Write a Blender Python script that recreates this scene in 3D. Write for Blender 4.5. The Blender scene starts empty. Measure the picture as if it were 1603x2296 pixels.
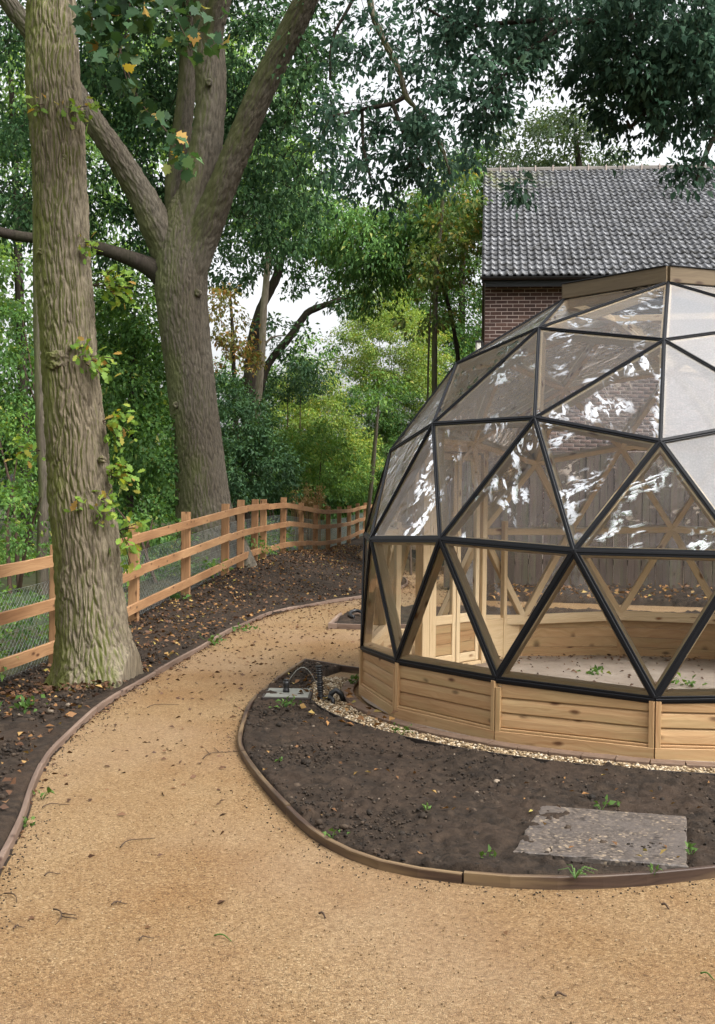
import bpy, math, random
import numpy as np
from mathutils import Vector, Matrix

random.seed(7)
RNG = np.random.default_rng(11)
SC = bpy.context.scene
COL = SC.collection

# ------------------------------------------------------------------ camera
CAM_H, FOC, PITCH, ROLL = 1.607, 2664.0, 0.0142, 0.0122      # FOC in units of a 1603 x 2296 frame
cam = bpy.data.cameras.new('camera')
cam.sensor_fit = 'HORIZONTAL'
cam.sensor_width = 36.0
cam.lens = 36.0 * FOC / 1603.0
cam.clip_start, cam.clip_end = 0.05, 600.0
cam_o = bpy.data.objects.new('camera', cam)
COL.objects.link(cam_o)
cam_o.matrix_world = (Matrix.Translation((0, 0, CAM_H)) @ Matrix.Rotation(math.pi / 2 - PITCH, 4, 'X')
                      @ Matrix.Rotation(ROLL, 4, 'Z'))
SC.camera = cam_o

# ------------------------------------------------------------------ sky, sun, exposure
SUN_EL, SUN_AZ = math.radians(52), math.radians(125)         # azimuth clockwise from +Y: from the right, a little behind
world = bpy.data.worlds.new('World')
SC.world = world
world.use_nodes = True
wn = world.node_tree
wn.nodes.clear()
sky = wn.nodes.new('ShaderNodeTexSky')
sky.sky_type = 'NISHITA'
sky.sun_disc = False
sky.sun_elevation = SUN_EL
sky.sun_rotation = SUN_AZ
sky.air_density, sky.dust_density, sky.ozone_density = 1.0, 6.0, 1.0
hs = wn.nodes.new('ShaderNodeHueSaturation')
hs.inputs['Saturation'].default_value = 0.12                 # thin even cloud
bg = wn.nodes.new('ShaderNodeBackground')
bg.inputs['Strength'].default_value = 0.15
wo = wn.nodes.new('ShaderNodeOutputWorld')
wn.links.new(sky.outputs[0], hs.inputs['Color'])
wn.links.new(hs.outputs[0], bg.inputs['Color'])
wn.links.new(bg.outputs[0], wo.inputs['Surface'])
sun = bpy.data.lights.new('sun', 'SUN')
sun.energy = 0.7
sun.angle = math.radians(25)
sun.color = (1.0, 0.965, 0.91)
sun_o = bpy.data.objects.new('sun', sun)
COL.objects.link(sun_o)
sun_o.location = (6, -6, 20)
sd = Vector((math.sin(SUN_AZ) * math.cos(SUN_EL), math.cos(SUN_AZ) * math.cos(SUN_EL), math.sin(SUN_EL)))
sun_o.rotation_euler = sd.to_track_quat('Z', 'Y').to_euler()
SC.view_settings.view_transform = 'Standard'
SC.view_settings.look = 'None'
SC.view_settings.exposure = 1.45
SC.view_settings.gamma = 1.0
SC.view_settings.use_curve_mapping = False
SC.render.engine = 'CYCLES'
SC.cycles.use_denoising = True
SC.cycles.max_bounces = 8
SC.cycles.diffuse_bounces = 3
SC.cycles.glossy_bounces = 3
SC.cycles.transmission_bounces = 4
SC.cycles.transparent_max_bounces = 24
SC.cycles.caustics_reflective = False
SC.cycles.caustics_refractive = False

# ------------------------------------------------------------------ helpers
def at(x, y, D):
    """world point that lies D metres ahead on the line of sight through (x, y) of a 1603 x 2296 frame"""
    c, s = math.cos(ROLL), math.sin(ROLL)
    dx, dy = x - 801.5, y - 1148.0
    X, Y = c * dx + s * dy, -s * dx + c * dy
    u = -Y / FOC
    yy = math.cos(PITCH) + u * math.sin(PITCH)
    zz = -math.sin(PITCH) + u * math.cos(PITCH)
    t = D / yy
    return np.array([X / FOC * t, D, CAM_H + zz * t])

def tag(o, label=None, cat=None, group=None, kind=None):
    if label: o['label'] = label
    if cat: o['category'] = cat
    if group: o['group'] = group
    if kind: o['kind'] = kind
    return o

def empty(name, loc=(0, 0, 0), rz=0.0, parent=None):
    o = bpy.data.objects.new(name, None)
    COL.objects.link(o)
    o.location = loc
    o.rotation_euler = (0, 0, rz)
    o.empty_display_size = 0.2
    if parent: o.parent = parent
    return o

def link_mesh(name, me, mat, parent=None):
    o = bpy.data.objects.new(name, me)
    COL.objects.link(o)
    if mat is not None and len(me.materials) == 0: me.materials.append(mat)
    if parent: o.parent = parent
    return o

def np_mesh(name, V, F, smooth=False, uv=None):
    """mesh from an (n,3) array and an (m,k) array of polygons"""
    V = np.asarray(V, dtype=np.float32); F = np.asarray(F, dtype=np.int32)
    me = bpy.data.meshes.new(name)
    m, k = F.shape
    me.vertices.add(len(V)); me.vertices.foreach_set('co', V.ravel())
    me.loops.add(m * k); me.loops.foreach_set('vertex_index', F.ravel())
    me.polygons.add(m)
    me.polygons.foreach_set('loop_start', np.arange(0, m * k, k, dtype=np.int32))
    me.polygons.foreach_set('loop_total', np.full(m, k, dtype=np.int32))
    if smooth: me.polygons.foreach_set('use_smooth', np.ones(m, dtype=bool))
    if uv is not None:
        l = me.uv_layers.new(name='UVMap')
        l.data.foreach_set('uv', np.asarray(uv, dtype=np.float32)[F.ravel()].ravel())
    me.update(calc_edges=True)
    me.validate()
    return me

class MB:
    """collects small solids for ONE mesh object; uv = (metres along the piece, metres across)"""
    def __init__(s): s.v = []; s.f = []; s.uv = []; s.sm = []
    def add(s, vs, fs, uvs, smooth=False):
        b = len(s.v)
        s.v += [tuple(map(float, v)) for v in vs]
        for f, u in zip(fs, uvs):
            s.f.append(tuple(i + b for i in f)); s.uv.append(u); s.sm.append(smooth)
    def beam(s, p, q, w, h, side, up, ch=0.004):
        """bar from p to q, w along side, h along up, chamfered long edges"""
        p, q = np.array(p, float), np.array(q, float)
        side, up = np.array(side, float), np.array(up, float)
        L = float(np.linalg.norm(q - p)); a, b = w / 2, h / 2
        ch = min(ch, a * .45, b * .45)
        sec = [(-a, -b + ch), (-a, b - ch), (-a + ch, b), (a - ch, b), (a, b - ch), (a, -b + ch), (a - ch, -b), (-a + ch, -b)]
        off = random.random() * 9
        vs = [c + side * x + up * y for c in (p, q) for x, y in sec]
        fs, us = [], []
        per = 0.0
        for i in range(8):
            j = (i + 1) % 8
            d = math.hypot(sec[j][0] - sec[i][0], sec[j][1] - sec[i][1])
            fs.append((i, j, 8 + j, 8 + i)); us.append([(off, per), (off, per + d), (off + L, per + d), (off + L, per)])
            per += d
        fs.append(tuple(range(7, -1, -1))); us.append([(off + sec[i][0] * .1, sec[i][1]) for i in range(7, -1, -1)])
        fs.append(tuple(range(8, 16))); us.append([(off + L + x * .1, y) for x, y in sec])
        s.add(vs, fs, us)
        return s
    def beam_auto(s, p, q, w, h, up=(0, 0, 1), ch=0.004):
        d = np.array(q, float) - np.array(p, float); d /= np.linalg.norm(d)
        up = np.array(up, float); sd = np.cross(d, up); sd /= np.linalg.norm(sd)
        u2 = np.cross(sd, d)
        return s.beam(p, q, w, h, sd, u2, ch)
    def box(s, c, size, ch=0.004, rz=0.0):
        """upright box, long axis chosen for the grain"""
        c = np.array(c, float); R = np.array([[math.cos(rz), -math.sin(rz), 0], [math.sin(rz), math.cos(rz), 0], [0, 0, 1]])
        ax = int(np.argmax(size)); o = [i for i in range(3) if i != ax]
        e = np.eye(3) @ R.T
        d = e[ax] * size[ax] / 2
        return s.beam(c - d, c + d, size[o[0]], size[o[1]], e[o[0]], e[o[1]], ch)
    def sweep(s, pts, w, z0, z1, ch=0.004):
        """board standing on edge along a plan curve, w thick, from z0 to z1 above each point's z"""
        P = np.array([(x, y) for x, y, *_ in pts], float)
        Z = np.array([(t[2] if len(t) > 2 else 0.0) for t in pts], float)
        T = np.gradient(P, axis=0); T /= np.linalg.norm(T, axis=1)[:, None]
        N = np.stack([T[:, 1], -T[:, 0]], 1)
        d = np.r_[0, np.cumsum(np.linalg.norm(np.diff(P, axis=0), axis=1))] + random.random() * 9
        a = w / 2
        sec = [(-a, z0), (-a, z1 - ch), (-a + ch, z1), (a - ch, z1), (a, z1 - ch), (a, z0)]
        k = len(sec); vs, fs, us = [], [], []
        for i in range(len(P)):
            for x, z in sec: vs.append((P[i, 0] + N[i, 0] * x, P[i, 1] + N[i, 1] * x, Z[i] + z))
        for i in range(len(P) - 1):
            per = 0
            for j in range(k):
                j2 = (j + 1) % k
                l = math.hypot(sec[j2][0] - sec[j][0], sec[j2][1] - sec[j][1])
                fs.append((i * k + j, i * k + j2, (i + 1) * k + j2, (i + 1) * k + j))
                us.append([(d[i], per), (d[i], per + l), (d[i + 1], per + l), (d[i + 1], per)]); per += l
        fs.append(tuple(range(k - 1, -1, -1))); us.append([(0, 0)] * k)
        b = (len(P) - 1) * k
        fs.append(tuple(range(b, b + k))); us.append([(0, 0)] * k)
        s.add(vs, fs, us)
        return s
    def tube(s, pts, rad, n=8, cap=True):
        P = np.array(pts, float)
        rad = np.broadcast_to(np.array(rad, float), (len(P),))
        T = np.gradient(P, axis=0); T /= np.linalg.norm(T, axis=1)[:, None]
        ref = np.array([0, 0, 1.0]) if abs(T[0, 2]) < .9 else np.array([1.0, 0, 0])
        vs, fs, us = [], [], []
        u = np.cross(T[0], ref); u /= np.linalg.norm(u)
        d = 0
        for i in range(len(P)):
            u = u - T[i] * np.dot(u, T[i]); u /= np.linalg.norm(u)
            w = np.cross(T[i], u)
            for j in range(n):
                a = 2 * math.pi * j / n
                vs.append(P[i] + rad[i] * (math.cos(a) * u + math.sin(a) * w))
        for i in range(len(P) - 1):
            l = float(np.linalg.norm(P[i + 1] - P[i]))
            for j in range(n):
                j2 = (j + 1) % n
                fs.append((i * n + j, i * n + j2, (i + 1) * n + j2, (i + 1) * n + j))
                us.append([(d, j * .02), (d, j * .02 + .02), (d + l, j * .02 + .02), (d + l, j * .02)])
            d += l
        s.add(vs, fs, us, True)
        if cap:
            b = len(s.v) - len(vs)
            for r in (tuple(range(n - 1, -1, -1)), tuple(range((len(P) - 1) * n, len(P) * n))):
                s.f.append(tuple(i + b for i in r)); s.uv.append([(0, 0)] * n); s.sm.append(False)
        return s
    def mesh(s, name):
        me = bpy.data.meshes.new(name)
        me.from_pydata(s.v, [], s.f)
        l = me.uv_layers.new(name='UVMap')
        l.data.foreach_set('uv', np.array([c for u in s.uv for c in u], dtype=np.float32).ravel())
        me.polygons.foreach_set('use_smooth', np.array(s.sm, dtype=bool))
        me.update()
        return me
    def build(s, name, mat, parent=None): return link_mesh(name, s.mesh(name), mat, parent)

# lattice noise
_H = RNG.random((64, 64, 64)).astype(np.float32)
def noise3(p):
    p = np.asarray(p, dtype=np.float64)
    i = np.floor(p).astype(int); f = p - i
    f = f * f * (3 - 2 * f)
    i0 = i & 63; i1 = (i + 1) & 63
    x0, y0, z0 = i0[..., 0], i0[..., 1], i0[..., 2]; x1, y1, z1 = i1[..., 0], i1[..., 1], i1[..., 2]
    fx, fy, fz = f[..., 0], f[..., 1], f[..., 2]
    a = _H[x0, y0, z0] * (1 - fx) + _H[x1, y0, z0] * fx
    b = _H[x0, y1, z0] * (1 - fx) + _H[x1, y1, z0] * fx
    c = _H[x0, y0, z1] * (1 - fx) + _H[x1, y0, z1] * fx
    d = _H[x0, y1, z1] * (1 - fx) + _H[x1, y1, z1] * fx
    return ((a * (1 - fy) + b * fy) * (1 - fz) + (c * (1 - fy) + d * fy) * fz) * 2 - 1
_J = RNG.random((32, 32, 32, 3))
def cells(p):
    """second minus first distance of jittered cells: small along the cracks between plates"""
    i = np.floor(p).astype(int); f1 = np.full(len(p), 9.0); f2 = np.full(len(p), 9.0)
    for dx in (-1, 0, 1):
        for dy in (-1, 0, 1):
            for dz in (-1, 0, 1):
                c = i + np.array([dx, dy, dz]); k = c & 31
                d = np.linalg.norm(c + _J[k[:, 0], k[:, 1], k[:, 2]] - p, axis=1)
                f2 = np.minimum(f2, np.maximum(f1, d)); f1 = np.minimum(f1, d)
    return f2 - f1
def fbm(p, o=4, g=.5, l=2.03):
    s, a, t = 0, 1.0, 0
    p = np.asarray(p, float)
    for k in range(o):
        s = s + a * noise3(p + 17.3 * k); t += a; a *= g; p = p * l
    return s / t
def smooth(a, b, x):
    t = np.clip((x - a) / (b - a), 0, 1); return t * t * (3 - 2 * t)

# ------------------------------------------------------------------ materials
class NT:
    def __init__(s, name):
        s.m = bpy.data.materials.new(name); s.m.use_nodes = True
        s.t = s.m.node_tree; s.t.nodes.clear()
        s.out = s.n('ShaderNodeOutputMaterial')
    def n(s, typ, ins=None, **kw):
        d = s.t.nodes.new(typ)
        for k, v in kw.items(): setattr(d, k, v)
        for k, v in (ins or {}).items():
            if hasattr(v, 'node'): s.t.links.new(v, d.inputs[k])
            else: d.inputs[k].default_value = v
        return d
    def coord(s, kind='Object'): return s.n('ShaderNodeTexCoord').outputs[kind]
    def map(s, vec, scale=(1, 1, 1), loc=(0, 0, 0)):
        return s.n('ShaderNodeMapping', {'Vector': vec, 'Scale': scale, 'Location': loc}).outputs[0]
    def noise(s, vec, scale, detail=3, rough=.55, dist=0.0):
        return s.n('ShaderNodeTexNoise', {'Vector': vec, 'Scale': scale, 'Detail': detail, 'Roughness': rough, 'Distortion': dist}).outputs[0]
    def voro(s, vec, scale, out='Distance', **kw):
        return s.n('ShaderNodeTexVoronoi', {'Vector': vec, 'Scale': scale}, **kw).outputs[out]
    def ramp(s, fac, stops, interp='LINEAR'):
        r = s.n('ShaderNodeValToRGB', {'Fac': fac}); cr = r.color_ramp; cr.interpolation = interp
        while len(cr.elements) < len(stops): cr.elements.new(.5)
        for e, (p, c) in zip(cr.elements, stops):
            e.position = p; e.color = (*c, 1) if not isinstance(c, (int, float)) else (c, c, c, 1)
        return r.outputs[0]
    def mix(s, fac, a, b, blend='MIX'):
        d = s.n('ShaderNodeMix', data_type='RGBA', blend_type=blend)
        for k, v in ((0, fac), (6, a), (7, b)):
            if hasattr(v, 'node'): s.t.links.new(v, d.inputs[k])
            else: d.inputs[k].default_value = v if k == 0 else ((*v, 1) if not isinstance(v, (int, float)) else (v, v, v, 1))
        return d.outputs[2]
    def math(s, op, a, b=0.0):
        d = s.n('ShaderNodeMath', operation=op)
        for k, v in ((0, a), (1, b)):
            if hasattr(v, 'node'): s.t.links.new(v, d.inputs[k])
            else: d.inputs[k].default_value = v
        return d.outputs[0]
    def bump(s, h, strength=.5, dist=.01, normal=None):
        ins = {'Height': h, 'Strength': strength, 'Distance': dist}
        if normal is not None: ins['Normal'] = normal
        return s.n('ShaderNodeBump', ins).outputs[0]
    def pbr(s, col, rough=.7, normal=None, spec=.4, metal=0.0):
        p = s.n('ShaderNodeBsdfPrincipled')
        for k, v in (('Base Color', col), ('Roughness', rough), ('Specular IOR Level', spec), ('Metallic', metal)):
            if hasattr(v, 'node'): s.t.links.new(v, p.inputs[k])
            else: p.inputs[k].default_value = (*v, 1) if k == 'Base Color' else v
        if normal is not None: s.t.links.new(normal, p.inputs['Normal'])
        return p.outputs[0]
    def done(s, sh):
        s.t.links.new(sh, s.out.inputs['Surface']); return s.m

def rnd_obj(t): return t.n('ShaderNodeObjectInfo').outputs['Random']
def rnd_isl(t): return t.n('ShaderNodeNewGeometry').outputs['Random Per Island']

def wood(name, pale, deep, knot, rough=.62, wet=0.25, streak=1.0, tint=None):
    """planed softwood: grain and knots follow the piece (uv in metres)"""
    t = NT(name)
    uv = t.coord('UV')
    ob = t.n('ShaderNodeCombineXYZ', {'X': t.math('MULTIPLY', rnd_obj(t), 37.0), 'Y': t.math('MULTIPLY', rnd_obj(t), 11.0)}).outputs[0]
    v = t.n('ShaderNodeVectorMath', {0: uv, 1: ob}, operation='ADD').outputs[0]
    warp = t.noise(t.map(v, (2.2, 9, 1)), 1.0, 2)
    g = t.noise(t.n('ShaderNodeVectorMath', {0: t.map(v, (1.3, 46, 1)), 1: t.n('ShaderNodeCombineXYZ', {'Y': t.math('MULTIPLY', warp, 5.0)}).outputs[0]}, operation='ADD').outputs[0], 1.6, 4, .6)
    col = t.ramp(g, [(.28, deep), (.52, [(a + b) / 2 for a, b in zip(pale, deep)]), (.72, pale)])
    big = t.noise(t.map(v, (.9, 3, 1)), 1.0, 2)
    col = t.mix(t.ramp(big, [(.35, 0.0), (.7, wet)]), col, deep, 'MULTIPLY')
    kd = t.voro(t.map(v, (3.2, 7.5, 1)), 1.0, 'Distance', voronoi_dimensions='2D')
    kn = t.ramp(kd, [(.05, 1.0), (.10, .55), (.16, 0.0)])
    ksel = t.ramp(t.noise(t.map(v, (2.1, 5, 1)), 1.0, 0), [(.5, 0.0), (.56, 1.0)])
    kf = t.math('MULTIPLY', kn, ksel)
    col = t.mix(kf, col, knot)
    if tint: col = t.mix(t.ramp(t.noise(t.map(v, (1.2, 12, 1)), 1.0, 3), [(.45, 0.0), (.65, tint[1])]), col, tint[0])
    col = t.mix(t.math('MULTIPLY', rnd_obj(t), .3), col, deep, 'MULTIPLY')
    b = t.bump(g, .25, .002)
    return t.done(t.pbr(col, rough, b, .28))

M = {}
M['larch'] = wood('new_pine_boards', (.56, .375, .20), (.385, .225, .105), (.11, .048, .02), tint=((.38, .32, .16), .35))
M['frame_wood'] = wood('pale_frame_timber', (.80, .65, .43), (.64, .48, .29), (.22, .10, .04), wet=.15)
M['fence_wood'] = wood('orange_fence_timber', (.45, .27, .135), (.29, .155, .073), (.08, .032, .014), wet=.55)
M['edge_left'] = wood('weathered_edging', (.27, .195, .15), (.16, .108, .08), (.045, .022, .015), wet=.5)
M['edge_mid'] = wood('wet_brown_edging', (.085, .052, .036), (.042, .025, .018), (.016, .009, .006), rough=.5, tint=((.22, .15, .08), .85))
M['cap_wood'] = wood('cap_timber', (.22, .165, .10), (.14, .10, .06), (.07, .04, .025))
M['boards_old'] = wood('old_brown_boards', (.115, .082, .066), (.062, .043, .036), (.03, .02, .015), rough=.85, tint=((.10, .11, .055), .35))

def plain(name, col, rough=.5, spec=.4, metal=0., var=.0, nscale=30):
    t = NT(name)
    c = col
    n = t.noise(t.coord('Object'), nscale, 4)
    if var: c = t.mix(t.ramp(n, [(.3, 0.0), (.75, var)]), col, [x * .35 for x in col])
    return t.done(t.pbr(c, rough, t.bump(n, .15, .002), spec, metal))
M['black_strip'] = plain('black_rubber_strip', (.006, .0065, .009), .5, .3, var=.3)
M['black_plastic'] = plain('black_plastic', (.012, .012, .013), .45, .5, var=.2)
M['gutter'] = plain('black_gutter', (.012, .012, .014), .35, .5)
M['white_lamp'] = plain('lamp_housing', (.62, .60, .54), .4, .5, var=.2)
M['steel'] = plain('edging_steel', (.03, .022, .018), .6, .4, var=.4)
M['wire'] = plain('galvanised_wire', (.30, .33, .32), .4, .5, .7)
M['metal_sheet'] = plain('pale_metal_sheet', (.20, .20, .175), .5, .5, .0, var=.5, nscale=9)
M['twig'] = plain('twig_bark', (.07, .045, .03), .8, .2, var=.4)

# path: bound tan grit
t = NT('tan_grit')
o = t.coord('Object')
v1 = t.voro(o, 170, 'Color'); v1d = t.voro(o, 170, 'Distance')
sep = t.n('ShaderNodeSeparateColor', {'Color': v1}).outputs[0]
col = t.ramp(sep, [(0, (.105, .062, .028)), (.2, (.175, .108, .049)), (.55, (.232, .148, .069)), (.85, (.285, .188, .094)), (1, (.38, .285, .165))])
pat = t.noise(t.map(o, (1, .55, 1)), .8, 6, .66)
col = t.mix(t.ramp(pat, [(.36, .7), (.58, 0.0)]), col, (.72, .56, .38), 'MULTIPLY')
col = t.mix(t.ramp(t.noise(t.map(o, (.5, .35, 1)), 1.0, 3), [(.45, 0.0), (.6, .35)]), col, (.27, .19, .12))
fine = t.noise(o, 34, 4, .65)
col = t.mix(t.ramp(fine, [(.40, .4), (.52, 0.0)]), col, (.55, .45, .36), 'MULTIPLY')
sp = t.noise(t.map(o, (1, .6, 1)), 85, 2, .5)
col = t.mix(t.ramp(sp, [(.675, 0.0), (.72, .6)]), col, (.06, .035, .018))
h = t.mix(.5, t.ramp(v1d, [(0, 1.0), (.6, 0.0)]), fine)
M['path'] = t.done(t.pbr(col, .82, t.bump(h, .9, .008), .25))

# soil
t = NT('dark_wet_soil')
o = t.coord('Object')
n1 = t.noise(o, 14, 6, .7); n2 = t.noise(o, 2.1, 3); n3 = t.noise(o, 90, 3, .6)
col = t.ramp(n1, [(.3, (.008, .0054, .0036)), (.5, (.022, .0146, .0094)), (.72, (.046, .031, .020))])
col = t.mix(t.ramp(n2, [(.45, 0.0), (.68, .55)]), col, (.042, .026, .0165))
col = t.mix(t.ramp(n3, [(.66, 0.0), (.74, .35)]), col, (.10, .072, .048))
M['soil'] = t.done(t.pbr(col, .85, t.bump(t.mix(.5, n1, n3), .9, .014), .2))

# woodland floor
t = NT('woodland_floor')
o = t.coord('Object')
n1 = t.noise(o, 3, 6, .7); n2 = t.noise(o, .4, 3)
col = t.ramp(n1, [(.3, (.018, .016, .010)), (.55, (.05, .045, .022)), (.75, (.09, .075, .03))])
col = t.mix(t.ramp(n2, [(.4, 0.0), (.6, .7)]), col, (.03, .055, .018))
M['floor'] = t.done(t.pbr(col, .9, t.bump(n1, .7, .05), .2))

# bark
def bark(name, light, dark, algae, amt, scale=1.0):
    t = NT(name)
    o = t.coord('Object')
    g = t.noise(t.map(o, (34 * scale, 34 * scale, 6 * scale)), 1.0, 5, .65)
    col = t.ramp(g, [(.28, dark), (.5, [(a + b) / 2 for a, b in zip(light, dark)]), (.72, light)])
    nrm = t.n('ShaderNodeNewGeometry').outputs['Normal']
    nx = t.n('ShaderNodeSeparateXYZ', {'Vector': nrm}).outputs[0]
    patch = t.noise(t.map(o, (3, 3, 1.1)), 1.0, 4, .6)
    f = t.math('ADD', t.math('MULTIPLY', nx, -.42), patch)
    col = t.mix(t.ramp(f, [(.36, 0.0), (.74, amt)]), col, algae)
    p2 = t.noise(t.map(o, (1.3, 1.3, .6)), 1.0, 3)
    col = t.mix(t.ramp(p2, [(.4, .5), (.62, 0.0)]), col, (.6, .55, .5), 'MULTIPLY')
    fi = t.noise(t.map(o, (110 * scale, 110 * scale, 34 * scale)), 1.0, 4, .7)
    b = t.bump(t.mix(.4, g, fi), 1.0, .022)
    return t.done(t.pbr(col, .9, b, .15))
M['bark1'] = bark('oak_bark', (.30, .255, .18), (.062, .049, .036), (.145, .16, .045), 1.0)
M['bark2'] = bark('grey_brown_bark', (.15, .13, .098), (.045, .038, .030), (.10, .11, .042), .85, .8)
M['bark3'] = bark('dark_bark', (.06, .048, .038), (.02, .016, .013), (.04, .045, .02), .5, .7)
M['birch'] = bark('pale_bark', (.42, .37, .29), (.2, .16, .12), (.2, .2, .11), .4, .7)

# leaves
def leaf(name, stops, trans=.35, tcol=None, rough=.55, patch=None, spec=.18):
    t = NT(name)
    r = rnd_isl(t)
    col = t.ramp(r, stops)
    n = t.noise(t.coord('Object'), .55, 3)
    col = t.mix(t.ramp(n, [(.38, 0.0), (.64, .6)]), col, patch or [c * .6 for c in stops[0][1]])
    p = t.pbr(col, rough, None, spec)
    tr = t.n('ShaderNodeBsdfTranslucent', {'Color': t.mix(1.0, col, (*(tcol or (1.5, 1.35, .6)),), 'MULTIPLY')}).outputs[0]
    return t.done(t.n('ShaderNodeMixShader', {0: trans, 1: p, 2: tr}).outputs[0])
M['leaf_oak'] = leaf('leaf_oak', [(0, (0.053, 0.121, 0.036)), (.5, (0.090, 0.197, 0.053)), (.93, (0.161, 0.302, 0.072)), (1, (0.343, 0.343, 0.090))])
M['leaf_dark'] = leaf('leaf_dark', [(0, (0.030, 0.074, 0.035)), (.6, (0.057, 0.122, 0.052)), (1, (0.100, 0.190, 0.074))], .28)
M['leaf_hang'] = leaf('leaf_hang', [(0, (0.047, 0.116, 0.047)), (.6, (0.090, 0.195, 0.072)), (1, (0.169, 0.307, 0.097))], .42, (0.500, 0.500, 0.500))
M['leaf_lime'] = leaf('leaf_lime', [(0, (0.133, 0.234, 0.047)), (.5, (0.218, 0.336, 0.070)), (.88, (0.359, 0.421, 0.094)), (1, (0.500, 0.421, 0.094))], .35, (1.3, 1.2, .5), patch=(0.118, 0.187, 0.047))
M['leaf_mid'] = leaf('leaf_mid', [(0, (0.069, 0.155, 0.039)), (.5, (0.122, 0.244, 0.055)), (.95, (0.204, 0.341, 0.075)), (1, (0.406, 0.341, 0.098))])
M['leaf_pale'] = leaf('leaf_pale', [(0, (0.114, 0.227, 0.081)), (.5, (0.188, 0.334, 0.117)), (1, (0.309, 0.455, 0.163))], .5)
M['leaf_autumn'] = leaf('leaf_autumn', [(0, (0.130, 0.156, 0.039)), (.4, (0.221, 0.221, 0.065)), (.75, (0.338, 0.208, 0.065)), (1, (0.416, 0.169, 0.058))], .4, (1.3, 1.1, .6), patch=(0.091, 0.130, 0.039))
M['leaf_sprout'] = leaf('leaf_sprout', [(0, (0.104, 0.195, 0.033)), (.5, (0.195, 0.312, 0.052)), (.8, (0.325, 0.364, 0.065)), (1, (0.390, 0.156, 0.052))], .4, (1.3, 1.2, .5), patch=(0.156, 0.260, 0.039))
M['leaf_syc'] = leaf('leaf_sycamore', [(0, (0.026, 0.065, 0.029)), (.6, (0.052, 0.111, 0.046)), (.9, (0.104, 0.182, 0.065)), (.95, (0.468, 0.364, 0.078)), (1, (0.500, 0.260, 0.078))], .35)
M['leaf_over'] = leaf('leaf_overhang', [(0, (0.044, 0.101, 0.064)), (.6, (0.081, 0.161, 0.101)), (1, (0.142, 0.242, 0.142))], .58, (0.650, 0.650, 0.650))
M['leaf_turn'] = leaf('leaf_turning', [(0, (0.072, 0.132, 0.036)), (.6, (0.132, 0.192, 0.054)), (.9, (0.240, 0.240, 0.066)), (1, (0.360, 0.204, 0.060))], .42, (1.3, 1.2, .6), patch=(0.066, 0.120, 0.036))
M['litter'] = leaf('fallen_leaves', [(0, (.10, .05, .022)), (.4, (.20, .10, .04)), (.7, (.33, .17, .06)), (.9, (.42, .28, .10)), (1, (.28, .27, .06))], .1, patch=(.12, .06, .03))
M['litter_dark'] = leaf('fallen_leaf_scraps', [(0, (.05, .026, .015)), (.6, (.11, .055, .028)), (1, (.19, .10, .045))], .05, patch=(.06, .03, .02))
M['weed'] = leaf('weed_leaves', [(0, (.055, .12, .028)), (1, (.12, .21, .05))], .3)
M['leaf_far'] = leaf('leaf_far', [(0, (.05, .085, .045)), (.6, (.075, .12, .065)), (1, (.11, .155, .085))], .4)  # distance haze put into this dull, greyed leaf colour
M['dry'] = leaf('dry_stems', [(0, (.30, .20, .09)), (1, (.45, .31, .16))], .3)
M['red_leaf'] = leaf('red_leaves', [(0, (.16, .03, .035)), (1, (.30, .07, .07))], .3, (1.2, .8, .8))

# pebbles, concrete, bricks, tiles
t = NT('cream_pebbles')
r = rnd_isl(t)
M['pebble'] = t.done(t.pbr(t.ramp(r, [(0, (.10, .065, .032)), (.35, (.22, .15, .078)), (.7, (.35, .26, .155)), (1, (.50, .43, .33))]), .5, None, .4))
t = NT('tan_grit_stones')
M['grit'] = t.done(t.pbr(t.ramp(rnd_isl(t), [(0, (.09, .055, .026)), (.3, (.17, .105, .05)), (.7, (.26, .17, .085)), (1, (.40, .31, .19))]), .75, None, .25))
t = NT('soil_clods')
r = rnd_isl(t)
M['clod'] = t.done(t.pbr(t.ramp(r, [(0, (.010, .007, .0045)), (.7, (.029, .019, .0115)), (.98, (.058, .039, .025)), (1, (.24, .19, .14))]), .8, t.bump(t.noise(t.coord('Object'), 70, 4), .6, .01), .3))
t = NT('wet_concrete_slab')
o = t.coord('Object')
v = t.voro(o, 75, 'Color')
col = t.ramp(t.n('ShaderNodeSeparateColor', {'Color': v}).outputs[1], [(0, (.04, .032, .026)), (.6, (.085, .069, .058)), (.9, (.135, .108, .088)), (1, (.30, .23, .15))])
col = t.mix(t.ramp(t.noise(o, 5, 5, .65), [(.42, 0.0), (.62, .75)]), col, (.092, .077, .068))
col = t.mix(t.ramp(t.noise(o, 9, 5, .7), [(.58, 0.0), (.68, .8)]), col, (.022, .017, .015))
M['slab'] = t.done(t.pbr(col, .42, t.bump(t.noise(o, 60, 4), .5, .006), .5))
t = NT('brown_brick')
o = t.coord('Object')
r = t.math('ADD', t.math('MULTIPLY', rnd_obj(t), .999), 0.0)
col = t.ramp(r, [(0, (.06, .038, .033)), (.4, (.088, .053, .045)), (.8, (.11, .064, .052)), (1, (.135, .082, .066))])
n = t.noise(t.n('ShaderNodeNewGeometry').outputs['Position'], 22, 4)
col = t.mix(t.ramp(n, [(.35, .45), (.65, 0.0)]), col, (.5, .45, .42), 'MULTIPLY')
M['brick'] = t.done(t.pbr(col, .85, t.bump(n, .5, .004), .2))
t = NT('brown_brick_rest')
col = t.ramp(rnd_isl(t), [(0, (.06, .038, .033)), (.4, (.088, .053, .045)), (.8, (.11, .064, .052)), (1, (.135, .082, .066))])
n = t.noise(t.n('ShaderNodeNewGeometry').outputs['Position'], 22, 4)
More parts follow.
